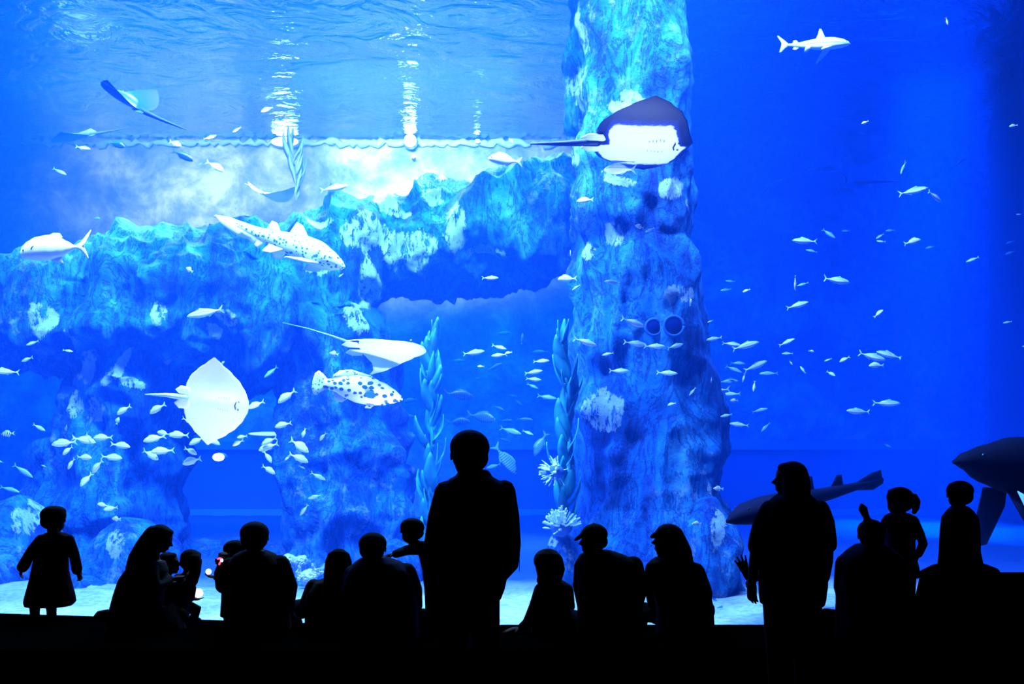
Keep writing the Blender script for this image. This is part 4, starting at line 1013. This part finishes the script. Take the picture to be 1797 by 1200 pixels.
# woman kneeling, long hair, face to the right
p = Person('woman with long hair kneeling sideways and bending over a baby', 6.12)
p.head(283, 921, 967, 84, -22, 0, neck=(268, 985, 0, 13), ears=False)
p.limb('hair', [(270, 938, 0, 17), (255, 962, 0, 19), (240, 984, 0, 17), (229, 996, 0, 9)], body=False)
p.mats.update(sweater=CL['grey'], skirt=CL['black'], shoes=CL['black'])
p.loft('sweater', [(984, 236, 287, .11), (1000, 222, 293, .14), (1016, 211, 292, .15), (1040, 203, 286, .16), (1062, 197, 284, .16), (1085, 194, 290, .17)])
p.loft('skirt', [(1060, 197, 300, .17), (1085, 193, 318, .18), (1104, 192, 325, .18)])
p.limb('sweater', [(262, 998, -.10, 14), (272, 1030, -.12, 12), (292, 1022, -.02, 9), (297, 1016, .02, 8)]); p.hand(298, 1016, .03, (1, .3, .1), (0, 0, 1), .9, .5, -1)
p.limb('sweater', [(265, 996, .10, 14), (278, 1030, .14, 12), (296, 1024, .12, 9)]); p.hand(297, 1023, .12, (1, -.3, .1), (0, 0, 1), .9, .5, 1)
p.limb('skirt', [(280, 1082, .02, 18), (315, 1080, .06, 15)])
p.limb('body', [(225, 1090, .0, 12), (200, 1087, .0, 10), (190, 1082, 0, 8)])
p.limb('shoes', [(195, 1090, 0, 8), (186, 1076, 0, 9), (174, 1079, 0, 8), (168, 1083, 0, 5)], body=False)
p.build()
p = Person('baby with round head held in the kneeling woman\'s arms', 6.38, .006)
p.head(297, 968, 1007, 80, 4, 0, wide=1.1, neck=(287, 1014, 0, 9))
p.mats.update(romper=CL['blue'])
p.loft('romper', [(1007, 276, 296, .05), (1016, 272, 297, .075), (1032, 272, 298, .085), (1050, 274, 300, .08), (1058, 278, 298, .06)])
p.limb('romper', [(288, 1018, -.06, 6), (297, 1028, -.07, 5.5), (303, 1024, -.04, 5)]); p.hand(303, 1024, -.03, (1, .2, .2), (0, 1, 0), .42, .6, 1)
p.limb('romper', [(288, 1018, .06, 6), (297, 1030, .07, 5.5), (303, 1026, .05, 5)]); p.hand(303, 1026, .05, (1, -.2, .1), (0, -1, 0), .42, .6, -1)
for sg in (-.04, .04): p.limb('romper', [(290, 1050, sg, 8), (302, 1056, sg*1.4, 7), (305, 1068, sg*1.4, 5)])
p.build()

# girl holding a glowing ball
p = Person('small long-haired girl kneeling beside woman with glowing white ball', 6.42, .006)
p.head(336, 964, 1005, 25, -14, 0, wide=1.08, neck=(326, 1010, 0, 8), ears=False)
p.limb('hair', [(337, 985, -.03, 17), (338, 1005, -.03, 14), (338, 1022, -.02, 9), (337, 1030, -.02, 5)], body=False)
p.mats.update(jacket=CL['navy'], trousers=CL['black'], shoes=CL['black'])
p.loft('jacket', [(1006, 314, 338, .06), (1013, 304, 340, .08), (1030, 298, 338, .095), (1050, 296, 334, .10), (1078, 296, 334, .11)])
p.limb('jacket', [(334, 1014, -.02, 8), (338, 1034, -.02, 6.5), (336, 1050, .02, 6)]); p.hand(334, 1051, .03, (1, .1, -.02), (0, .1, 1), .60, .25, -1)
p.limb('jacket', [(312, 1014, .0, 8), (312, 1040, .10, 7), (324, 1052, .14, 6)]); p.hand(325, 1052, .14, (1, -.2, 0), (0, 0, 1), .6, .3, 1)
p.limb('trousers', [(312, 1076, .0, 14), (332, 1062, .04, 11), (345, 1068, .06, 9), (340, 1085, .06, 8)])
p.limb('trousers', [(310, 1078, .0, 14), (324, 1074, .18, 11), (326, 1086, .10, 8)])
p.limb('shoes', [(338, 1088, .04, 7), (348, 1089, .05, 6)], body=False)
p.build()

# seated man with a toddler against his shoulder
p = Person('broad man seated with toddler head at his left shoulder', 6.05)
p.head(447, 914, 970, -12, 2, 0, wide=1.1, neck=(446, 980, 0, 17))
p.mats.update(jacket=CL['black'], trousers=CL['navy'], shoes=CL['black'])
p.loft('jacket', [(966, 425, 468, .09), (972, 412, 482, .12), (988, 401, 498, .15), (1013, 396, 507, .165), (1044, 394, 513, .17), (1075, 396, 508, .18), (1106, 392, 510, .20)])
p.limb('jacket', [(492, 990, 0, 17), (508, 1030, .02, 15), (506, 1062, .12, 12), (470, 1066, .26, 10)]); p.hand(468, 1066, .27, (-1, .1, 0), (0, 0, -1), 1.0, .4, 1)
p.limb('jacket', [(404, 992, 0, 15), (390, 1030, .06, 13), (384, 1005, .16, 9), (387, 996, .20, 8)]); p.hand(388, 997, .20, (.12, .1, 1), (0, 1, 0), .9, .8, 1)
p.legs_crossed('trousers', 452, .2, 1.05)
p.limb('trousers', [(480, 1092, .05, 22), (508, 1084, .12, 15), (522, 1092, .22, 10)])
p.build()
p = Person('toddler leaning on the broad seated man, back of round head showing', 6.40, .006)
p.head(412, 947, 988, -20, 0, 0, wide=1.2, neck=(414, 994, 0, 9))
p.mats.update(jacket=CL['blue'], trousers=CL['black'])
p.loft('jacket', [(988, 402, 428, .06), (996, 394, 434, .085), (1020, 390, 436, .10), (1050, 390, 436, .11), (1080, 388, 438, .12)])
p.limb('jacket', [(398, 1000, 0, 8), (390, 1016, .04, 7.5), (380, 1013, .10, 6.5)]); p.hand(379, 1013, .10, (-1, .25, .12), (0, .2, 1), .62, .4, 1)
p.limb('jacket', [(432, 1000, .02, 8), (438, 1024, .08, 7), (428, 1034, .16, 6)]); p.hand(427, 1034, .16, (-1, .2, 0), (0, 0, -1), .6, .4, 1)
for u in (404, 424): p.limb('trousers', [(u, 1078, 0, 12), (u-4, 1078, .18, 10), (u-4, 1088, .27, 7)])
p.build()

# woman with long hair, seen from behind
p = Person('woman seated with long dark hair, left of the broad-shouldered one', 6.13)
p.head(595, 964, 1016, 4, -8, 0, ears=False, neck=(594, 1020, 0, 15))
p.limb('hair', [(594, 986, -.06, 24), (593, 1008, -.08, 25), (592, 1030, -.08, 24), (592, 1052, -.07, 18)], flat=((0, 1, 0), .6), body=False)
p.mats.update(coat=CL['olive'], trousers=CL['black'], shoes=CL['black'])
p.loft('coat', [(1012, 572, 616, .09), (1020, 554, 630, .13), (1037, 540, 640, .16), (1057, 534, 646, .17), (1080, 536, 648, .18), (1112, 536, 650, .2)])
p.limb('coat', [(551, 1030, 0, 15), (540, 1056, .04, 14), (546, 1082, .14, 12), (572, 1084, .26, 9)]); p.hand(574, 1084, .27, (1, .1, 0), (0, 0, -1), .95, .4, -1)
p.limb('coat', [(634, 1030, 0, 14), (644, 1060, .04, 13), (632, 1084, .16, 11), (610, 1084, .26, 9)]); p.hand(608, 1084, .27, (-1, .1, 0), (0, 0, -1), .95, .4, 1)
p.legs_crossed('trousers', 594, .2); p.build()

# broad-shouldered visitor in a hooded jacket
p = Person('broad-shouldered person seated in hooded jacket, child\'s hand on shoulder', 5.64)
p.head(655, 934, 988, 6, -6, 0, wide=1.12, ears=True, neck=(656, 1000, 0, 18))
p.mats.update(jacket=CL['navy'], hood=CL['navy'], trousers=CL['black'], shoes=CL['black'])
p.limb('hood', [(640, 995, -.05, 15), (655, 1000, -.09, 19), (672, 994, -.05, 15)], body=False)
p.loft('jacket', [(978, 634, 680, .10), (986, 622, 704, .13), (998, 612, 719, .16), (1014, 605, 729, .175), (1036, 602, 731, .18), (1060, 606, 733, .18), (1112, 606, 735, .20), (1129, 608, 733, .20)])
p.limb('jacket', [(714, 1004, 0, 17), (727, 1036, .03, 15), (730, 1062, .10, 13), (700, 1074, .24, 10)]); p.hand(698, 1074, .25, (-1, .1, 0), (0, 0, -1), 1.0, .4, 1)
p.limb('jacket', [(620, 1006, 0, 16), (612, 1040, .05, 14), (625, 1068, .16, 12), (650, 1072, .26, 10)]); p.hand(652, 1072, .27, (1, .1, 0), (0, 0, -1), 1.0, .4, -1)
p.legs_crossed('trousers', 668, .2, 1.08); p.build()

# toddler standing, arm stretched to the seated person's shoulder
p = Person('toddler standing with one arm stretched onto the seated person\'s shoulder', 6.18, .006)
p.head(722, 909, 953, -30, -10, 6, wide=1.22, neck=(740, 960, 0, 10))
p.mats.update(jacket=CL['grey'], trousers=CL['black'], shoes=CL['black'])
p.loft('jacket', [(950, 730, 756, .06), (957, 730, 766, .08), (975, 735, 768, .095), (1000, 741, 771, .10), (1026, 744, 773, .105), (1038, 746, 773, .10)])
p.limb('jacket', [(742, 963, -.02, 11), (715, 965, -.14, 9), (694, 972, -.30, 7)]); p.hand(693, 972, -.30, (-1, -.25, -.22), (0, 0, -1), .62, .3, 1)
p.limb('jacket', [(765, 965, .02, 9), (772, 990, .05, 8), (772, 1012, .08, 7)]); p.hand(772, 1012, .08, (0, .2, -1), (-1, 0, 0), .62, .4, 1)
for u, dd in ((755, 0), (766, .03)):
    p.limb('trousers', [(u, 1030, dd, 11), (u, 1060, dd, 9.5), (u, 1088, dd, 8)])
    p.limb('shoes', [(u+1, 1094, dd-.02, 8), (u-4, 1094, dd+.05, 8), (u-8, 1096, dd+.08, 6)], body=False)
p.build()

# tall standing man
p = Person('tall short-haired man in padded jacket standing near the centre', 4.72)
p.head(823, 754, 838, -14, 0, 0, wide=1.02, neck=(829, 842, 0, 23))
p.mats.update(jacket=CL['black'], trousers=CL['navy'], shoes=CL['black'])
p.loft('jacket', [(824, 808, 851, .085), (833, 803, 857, .10), (839, 790, 870, .115), (850, 778, 886, .135), (872, 776, 890, .15), (905, 774, 892, .155), (940, 772, 893, .155), (980, 769, 893, .16), (1010, 768, 891, .16), (1034, 768, 886, .16), (1052, 769, 879, .155)], p=2.5)
p.limb('jacket', [(782, 863, 0, 20), (770, 905, .0, 19), (761, 955, .02, 18), (765, 995, .10, 16), (782, 1008, .16, 14)])
p.limb('jacket', [(885, 861, 0, 20), (893, 905, .0, 19), (897, 955, .02, 18), (895, 990, .08, 16), (880, 1008, .14, 14)])
p.hand(784, 1006, .17, (.8, .3, -.5), (0, -1, 0), 1.0, .6, -1); p.hand(876, 1006, .15, (-.8, .3, -.5), (0, -1, 0), 1.0, .6, 1)
p.limb('jacket', [(815, 838, -.02, 16), (831, 842, -.06, 19), (848, 838, -.02, 16)], body=False)
p.limb('jacket', [(911, 960, .0, 2.5), (912, 985, .0, 2), (911, 1004, .0, 1.6)], body=False)
for u, e in ((798, -2), (850, 3)):
    p.limb('trousers', [(u, 1040, 0, 28), (u+e, 1120, .01, 25), (u+e, 1180, .01, 20), (u+e, 1288, 0, 17)])
    p.limb('shoes', [(u+e, 1296, -.04, 14), (u+e, 1297, .08, 15), (u+e, 1299, .18, 12)], flat=((0, 0, 1), .8), body=False)
p.build()

# girl with a round head, hand on the ledge
p = Person('girl with long hair seated beside capped man, hand on the ledge', 6.02, .007)
p.head(960, 962, 1020, -12, -2, 0, wide=1.06, ears=False, neck=(966, 1024, 0, 12))
p.limb('hair', [(960, 985, -.05, 23), (960, 1005, -.05, 20), (950, 1018, -.03, 9)], body=False)
p.limb('hair', [(976, 982, -.07, 12), (982, 1000, -.09, 10), (980, 1018, -.08, 6)], body=False)
p.mats.update(jacket=CL['maroon'], trousers=CL['black'], shoes=CL['black'])
p.loft('jacket', [(1018, 948, 988, .07), (1026, 942, 1001, .095), (1046, 941, 1004, .11), (1070, 938, 1004, .12), (1095, 934, 1004, .13), (1110, 932, 1004, .14)])
p.limb('jacket', [(948, 1034, -.02, 11), (938, 1062, -.02, 9.5), (925, 1092, -.02, 8.5), (914, 1101, -.02, 7)]); p.hand(913, 1102, -.02, (-1, -.2, -.16), (0, 0, -1), .78, .1, 1)
p.limb('jacket', [(996, 1036, 0, 11), (1000, 1064, .05, 10), (984, 1084, .16, 8)]); p.hand(983, 1084, .17, (-1, .1, 0), (0, 0, -1), .78, .4, 1)
p.legs_crossed('trousers', 974, .2, .62); p.build()

def cap(p, u_sign, k=1.0):
    T, h, Rm = p.T, p.h, p.Rm
    c = p.m('cap')
    c.ell(T(0, -.03, .70), (.385*h, .455*h, .36*h), Rm, 22, 14)
    c.tube([(T(0, .22, .72), .30*h), (T(0, .42, .66), .28*h), (T(0, .50, .60), .22*h)], 14, (Rm @ V((0, .35, 1)), .26))
    c.ell(T(0, -.03, 1.06), (.05*h, .05*h, .03*h), Rm, 8, 6)
# man with a cap, turned left
p = Person('stocky man in peaked cap seated, face turned to the left', 5.64)
p.head(1042, 920, 974, -72, -2, 0, ears=True, neck=(1050, 985, 0, 20))
p.m('hair').v.clear(); p.m('hair').f.clear(); p.m('hair').m.clear()
p.m('hair').ell(p.T(0, -.20, .45), (.34*p.h, .28*p.h, .26*p.h), p.Rm)
cap(p, -1)
p.mats.update(cap=CL['olive'], jacket=CL['black'], trousers=CL['navy'], shoes=CL['black'])
p.loft('jacket', [(966, 1030, 1074, .10), (974, 1016, 1098, .125), (984, 1012, 1114, .15), (1006, 1010, 1126, .17), (1030, 1012, 1128, .175), (1065, 1013, 1128, .18), (1113, 1012, 1128, .20), (1129, 1014, 1126, .20)])
p.limb('jacket', [(1112, 992, 0, 17), (1124, 1030, .03, 15), (1116, 1062, .12, 13), (1088, 1070, .26, 10)]); p.hand(1086, 1070, .27, (-1, .1, 0), (0, 0, -1), 1.0, .4, 1)
p.limb('jacket', [(1020, 992, 0, 13), (1018, 1030, .04, 13), (1022, 1060, .14, 11), (1046, 1068, .26, 9)]); p.hand(1048, 1068, .27, (1, .1, 0), (0, 0, -1), 1.0, .4, -1)
p.legs_crossed('trousers', 1070, .2, 1.05); p.build()

# woman with a cap and long hair, turned left
p = Person('woman in cap with long hair seated, profile turned to the left', 5.97)
p.head(1172, 920, 975, -80, 4, 0, ears=False, neck=(1184, 990, 0, 15))
p.limb('hair', [(1186, 945, 0, 17), (1194, 968, 0, 20), (1200, 990, 0, 18), (1204, 1012, -.02, 12)], body=False)
T, h, Rm = p.T, p.h, p.Rm
c = p.m('cap'); c.ell(T(0, -.03, .72), (.38*h, .45*h, .34*h), Rm, 22, 14); c.tube([(T(0, .20, .74), .28*h), (T(0, .34, .69), .26*h), (T(0, .40, .65), .22*h)], 14, (Rm @ V((0, .3, 1)), .42))
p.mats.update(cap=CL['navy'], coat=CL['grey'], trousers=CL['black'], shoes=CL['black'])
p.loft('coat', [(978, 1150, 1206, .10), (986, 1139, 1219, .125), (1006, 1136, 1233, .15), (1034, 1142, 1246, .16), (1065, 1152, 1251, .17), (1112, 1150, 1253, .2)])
p.limb('coat', [(1144, 996, -.02, 12), (1141, 1026, .0, 11.5), (1146, 1060, .10, 10.5), (1170, 1072, .24, 9)]); p.hand(1172, 1072, .25, (1, .1, 0), (0, 0, -1), .95, .4, -1)
p.limb('coat', [(1222, 1002, 0, 15), (1237, 1040, .03, 14), (1236, 1072, .12, 12), (1206, 1080, .26, 9)]); p.hand(1204, 1080, .27, (-1, .1, 0), (0, 0, -1), .95, .4, 1)
p.legs_crossed('trousers', 1198, .2); p.build()

# standing woman with glasses
p = Person('standing woman with shoulder-length hair and glasses in loose short-sleeved top', 5.02)
p.head(1386, 809, 870, -68, 0, 0, ears=False, neck=(1394, 880, 0, 17))
p.limb('hair', [(1395, 835, -.03, 24), (1397, 856, -.04, 25), (1397, 872, -.04, 24), (1398, 884, -.04, 17)], body=False)
T, h, Rm = p.T, p.h, p.Rm
g = p.m('glasses')
for sg in (-1, 1):
    ring = [(T(sg*.15+.11*math.cos(a), .45, .52+.085*math.sin(a)), .016*h) for a in [i*math.pi/5 for i in range(11)]]
    g.tube(ring, 6); g.tube([(T(sg*.27, .44, .55), .016*h), (T(sg*.345, .2, .54), .016*h), (T(sg*.35, -.05, .52), .016*h)], 6)
g.tube([(T(-.05, .46, .54), .016*h), (T(.05, .46, .54), .016*h)], 6)
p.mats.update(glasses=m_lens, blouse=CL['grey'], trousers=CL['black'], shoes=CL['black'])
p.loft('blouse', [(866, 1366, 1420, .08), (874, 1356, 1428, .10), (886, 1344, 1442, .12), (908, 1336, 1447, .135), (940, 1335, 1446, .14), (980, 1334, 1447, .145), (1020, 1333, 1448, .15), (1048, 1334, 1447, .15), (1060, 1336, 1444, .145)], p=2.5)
p.limb('blouse', [(1350, 892, 0, 15), (1337, 918, 0, 16), (1329, 946, 0, 15), (1327, 960, .0, 15)])
p.limb('body', [(1329, 950, 0, 11), (1324, 985, .02, 10), (1320, 1016, .05, 7.5)]); p.hand(1320, 1014, .05, (.0, .1, -1), (1, .5, 0), 1.0, .3, -1)
p.limb('blouse', [(1440, 892, 0, 15), (1450, 918, 0, 15), (1454, 945, 0, 14), (1455, 956, .0, 14)])
p.limb('body', [(1452, 950, 0, 11), (1452, 985, .03, 10), (1449, 1014, .08, 7.5)]); p.hand(1449, 1014, .08, (-.05, .2, -1), (-1, .3, 0), 1.0, .3, 1)
for u in (1367, 1414):
    p.limb('trousers', [(u, 1045, 0, 29), (u, 1110, .01, 25), (u, 1170, .01, 20), (u, 1248, 0, 16)])
    p.limb('shoes', [(u, 1262, -.04, 13), (u, 1263, .08, 14), (u, 1265, .17, 11)], flat=((0, 0, 1), .8), body=False)
p.build()

# child hidden behind her, waving
p = Person('child behind the standing woman, only a raised waving hand showing', 6.12, .006)
p.head(1380, 905, 955, -6, 0, 0, wide=1.08, neck=(1382, 962, 0, 11))
p.mats.update(jacket=CL['blue'], trousers=CL['black'], shoes=CL['black'])
p.loft('jacket', [(954, 1368, 1396, .07), (962, 1354, 1408, .09), (985, 1352, 1410, .10), (1015, 1353, 1409, .105), (1040, 1352, 1410, .11)])
p.limb('jacket', [(1358, 970, 0, 11), (1342, 1004, .03, 9.5), (1320, 1016, .05, 8), (1312, 1010, .05, 7.5)]); p.hand(1311, 1010, .05, (-.38, .1, 1), (0, 1, 0), .92, .08, -1, .22)
p.limb('jacket', [(1404, 970, 0, 11), (1410, 1004, .02, 9.5), (1408, 1030, .06, 8)]); p.hand(1408, 1030, .06, (0, .2, -1), (-1, 0, 0), .7, .4, 1)
for u in (1367, 1396):
    p.limb('trousers', [(u, 1035, 0, 14), (u, 1066, 0, 12), (u, 1094, 0, 9)])
    p.limb('shoes', [(u, 1100, -.02, 8), (u, 1100, .09, 8)], body=False)
p.build()

# person with a tufted topknot
p = Person('person with upright hair tuft seated low beside the standing woman', 5.72)
p.head(1528, 911, 966, 10, -4, 0, wide=1.04, ears=True, neck=(1528, 974, 0, 15))
p.limb('hair', [(1524, 914, -.01, 5), (1518, 902, -.01, 6.5), (1514, 892, -.01, 8), (1512, 886, -.01, 4)], body=False)
p.mats.update(coat=CL['navy'], trousers=CL['black'], shoes=CL['black'])
p.loft('coat', [(955, 1504, 1552, .10), (964, 1490, 1566, .125), (976, 1477, 1580, .15), (990, 1471, 1588, .17), (1020, 1470, 1592, .18), (1060, 1470, 1594, .19), (1125, 1468, 1598, .21)])
p.limb('coat', [(1482, 988, 0, 16), (1477, 1030, .03, 14), (1486, 1070, .12, 12), (1515, 1078, .24, 10)]); p.hand(1517, 1078, .25, (1, .1, 0), (0, 0, -1), 1.0, .4, -1)
p.limb('coat', [(1580, 992, 0, 15), (1588, 1030, .03, 14), (1580, 1066, .12, 12), (1550, 1078, .24, 10)]); p.hand(1548, 1078, .25, (-1, .1, 0), (0, 0, -1), 1.0, .4, 1)
p.legs_crossed('trousers', 1532, .2, 1.0); p.build()

# girl with a side ponytail
p = Person('girl with looped side ponytail standing with elbow out at right', 6.14, .006)
p.head(1577, 854, 903, -10, 0, 0, wide=1.14, neck=(1578, 908, 0, 11))
p.limb('hair', [(1595, 872, -.02, 6), (1605, 871, -.02, 6), (1609, 880, -.02, 6.5), (1607, 892, -.02, 6), (1604, 899, -.02, 4)], body=False)
p.mats.update(dress=CL['blue'], shoes=CL['black'])
p.loft('dress', [(900, 1562, 1594, .06), (906, 1552, 1606, .08), (920, 1552, 1608, .09), (945, 1555, 1604, .09), (970, 1556, 1604, .095), (995, 1555, 1610, .11), (1012, 1554, 1613, .115)])
p.limb('dress', [(1603, 913, 0, 9), (1615, 938, -.02, 8), (1620, 954, -.03, 8), (1612, 972, .02, 7)]); p.hand(1612, 972, .03, (-.7, .3, -.5), (0, 1, 0), .68, .4, 1)
p.limb('dress', [(1555, 915, 0, 9), (1553, 935, .05, 8), (1556, 955, .12, 7)]); p.hand(1556, 955, .12, (.1, .5, -1), (1, 0, 0), .68, .4, -1)
for u, w_ in ((1571, 1569), (1595, 1596)):
    p.limb('body', [(u, 1000, 0, 13), (w_, 1040, 0, 10), (w_, 1072, 0, 8.5), (w_, 1096, 0, 7)])
    p.limb('shoes', [(w_, 1100, -.02, 8), (w_, 1101, .08, 8)], body=False)
p.build()

# child on the seat block
p = Person('child sitting cross-legged on the raised block at far right', 5.88, .006)
p.head(1683, 843, 891, 4, 0, 0, wide=1.14, neck=(1684, 900, 0, 12))
p.mats.update(sweater=CL['grey'], trousers=CL['black'], shoes=CL['black'])
p.loft('sweater', [(888, 1671, 1697, .06), (896, 1663, 1706, .075), (907, 1655, 1714, .095), (930, 1652, 1717, .105), (966, 1651, 1717, .11), (990, 1649, 1722, .12), (1008, 1646, 1726, .13)])
p.limb('sweater', [(1661, 914, .02, 9), (1657, 945, .06, 8.5), (1660, 972, .14, 7.5)]); p.hand(1660, 972, .15, (.4, .5, -.6), (0, 0, -1), .68, .4, -1)
p.limb('sweater', [(1708, 914, .02, 9), (1712, 945, .06, 8.5), (1708, 972, .14, 7.5)]); p.hand(1708, 972, .15, (-.4, .5, -.6), (0, 0, -1), .68, .4, 1)
p.limb('trousers', [(1664, 1000, .0, 16), (1640, 1003, .08, 13), (1622, 1008, .12, 10), (1650, 1010, .24, 8)])
p.limb('trousers', [(1706, 1000, .0, 16), (1728, 1002, .08, 13), (1746, 1005, .12, 10), (1715, 1010, .24, 8)])
p.limb('shoes', [(1652, 1011, .22, 7), (1668, 1012, .28, 7)], body=False); p.limb('shoes', [(1713, 1011, .22, 7), (1697, 1012, .26, 7)], body=False)
p.build()

# glowing toys
m_gw = glow_mat('white_glow', (.9, .95, 1), 1.6); m_gr = glow_mat('red_glow', (1, .06, .16), 1.6)
b = MB(); b.ell((0, 0, 0), (.034, .034, .034), seg=20, rings=12)
o = obj('glowing_ball', b, m_gw, loc=W(348, 1040.5, 6.46)); tag(o, 'glowing white ball resting on the kneeling girl\'s palm', 'lamp')
o = bpy.data.objects.new('glowing_ball', o.data); COL.objects.link(o); o.location = W(366, 1003, 6.40); o.scale = (.62,)*3; tag(o, 'smaller pale glowing ball above the toddler\'s outstretched hand', 'lamp')
o = thing('light_up_toy', 'dark round toy glowing red and white in the seated man\'s hand', 'toy', W(388, 984, 6.22))
b = MB(); b.ell((0, 0, 0), (.036, .03, .038), seg=18, rings=12); obj('casing', b, CL['black'], o)
b = MB(); b.tube([((-.014, -.028, .018), .006), ((.0, -.032, .022), .007), ((.014, -.028, .018), .006)], 8); obj('red_light', b, m_gr, o)
b = MB(); b.tube([((.005, -.032, -.004), .006), ((.0, -.032, -.014), .007), ((-.004, -.028, -.022), .006)], 8); obj('red_light', b, m_gr, o)
b = MB(); b.ell((.014, -.027, .008), (.011, .008, .013), seg=10, rings=8); obj('white_light', b, m_gw, o)
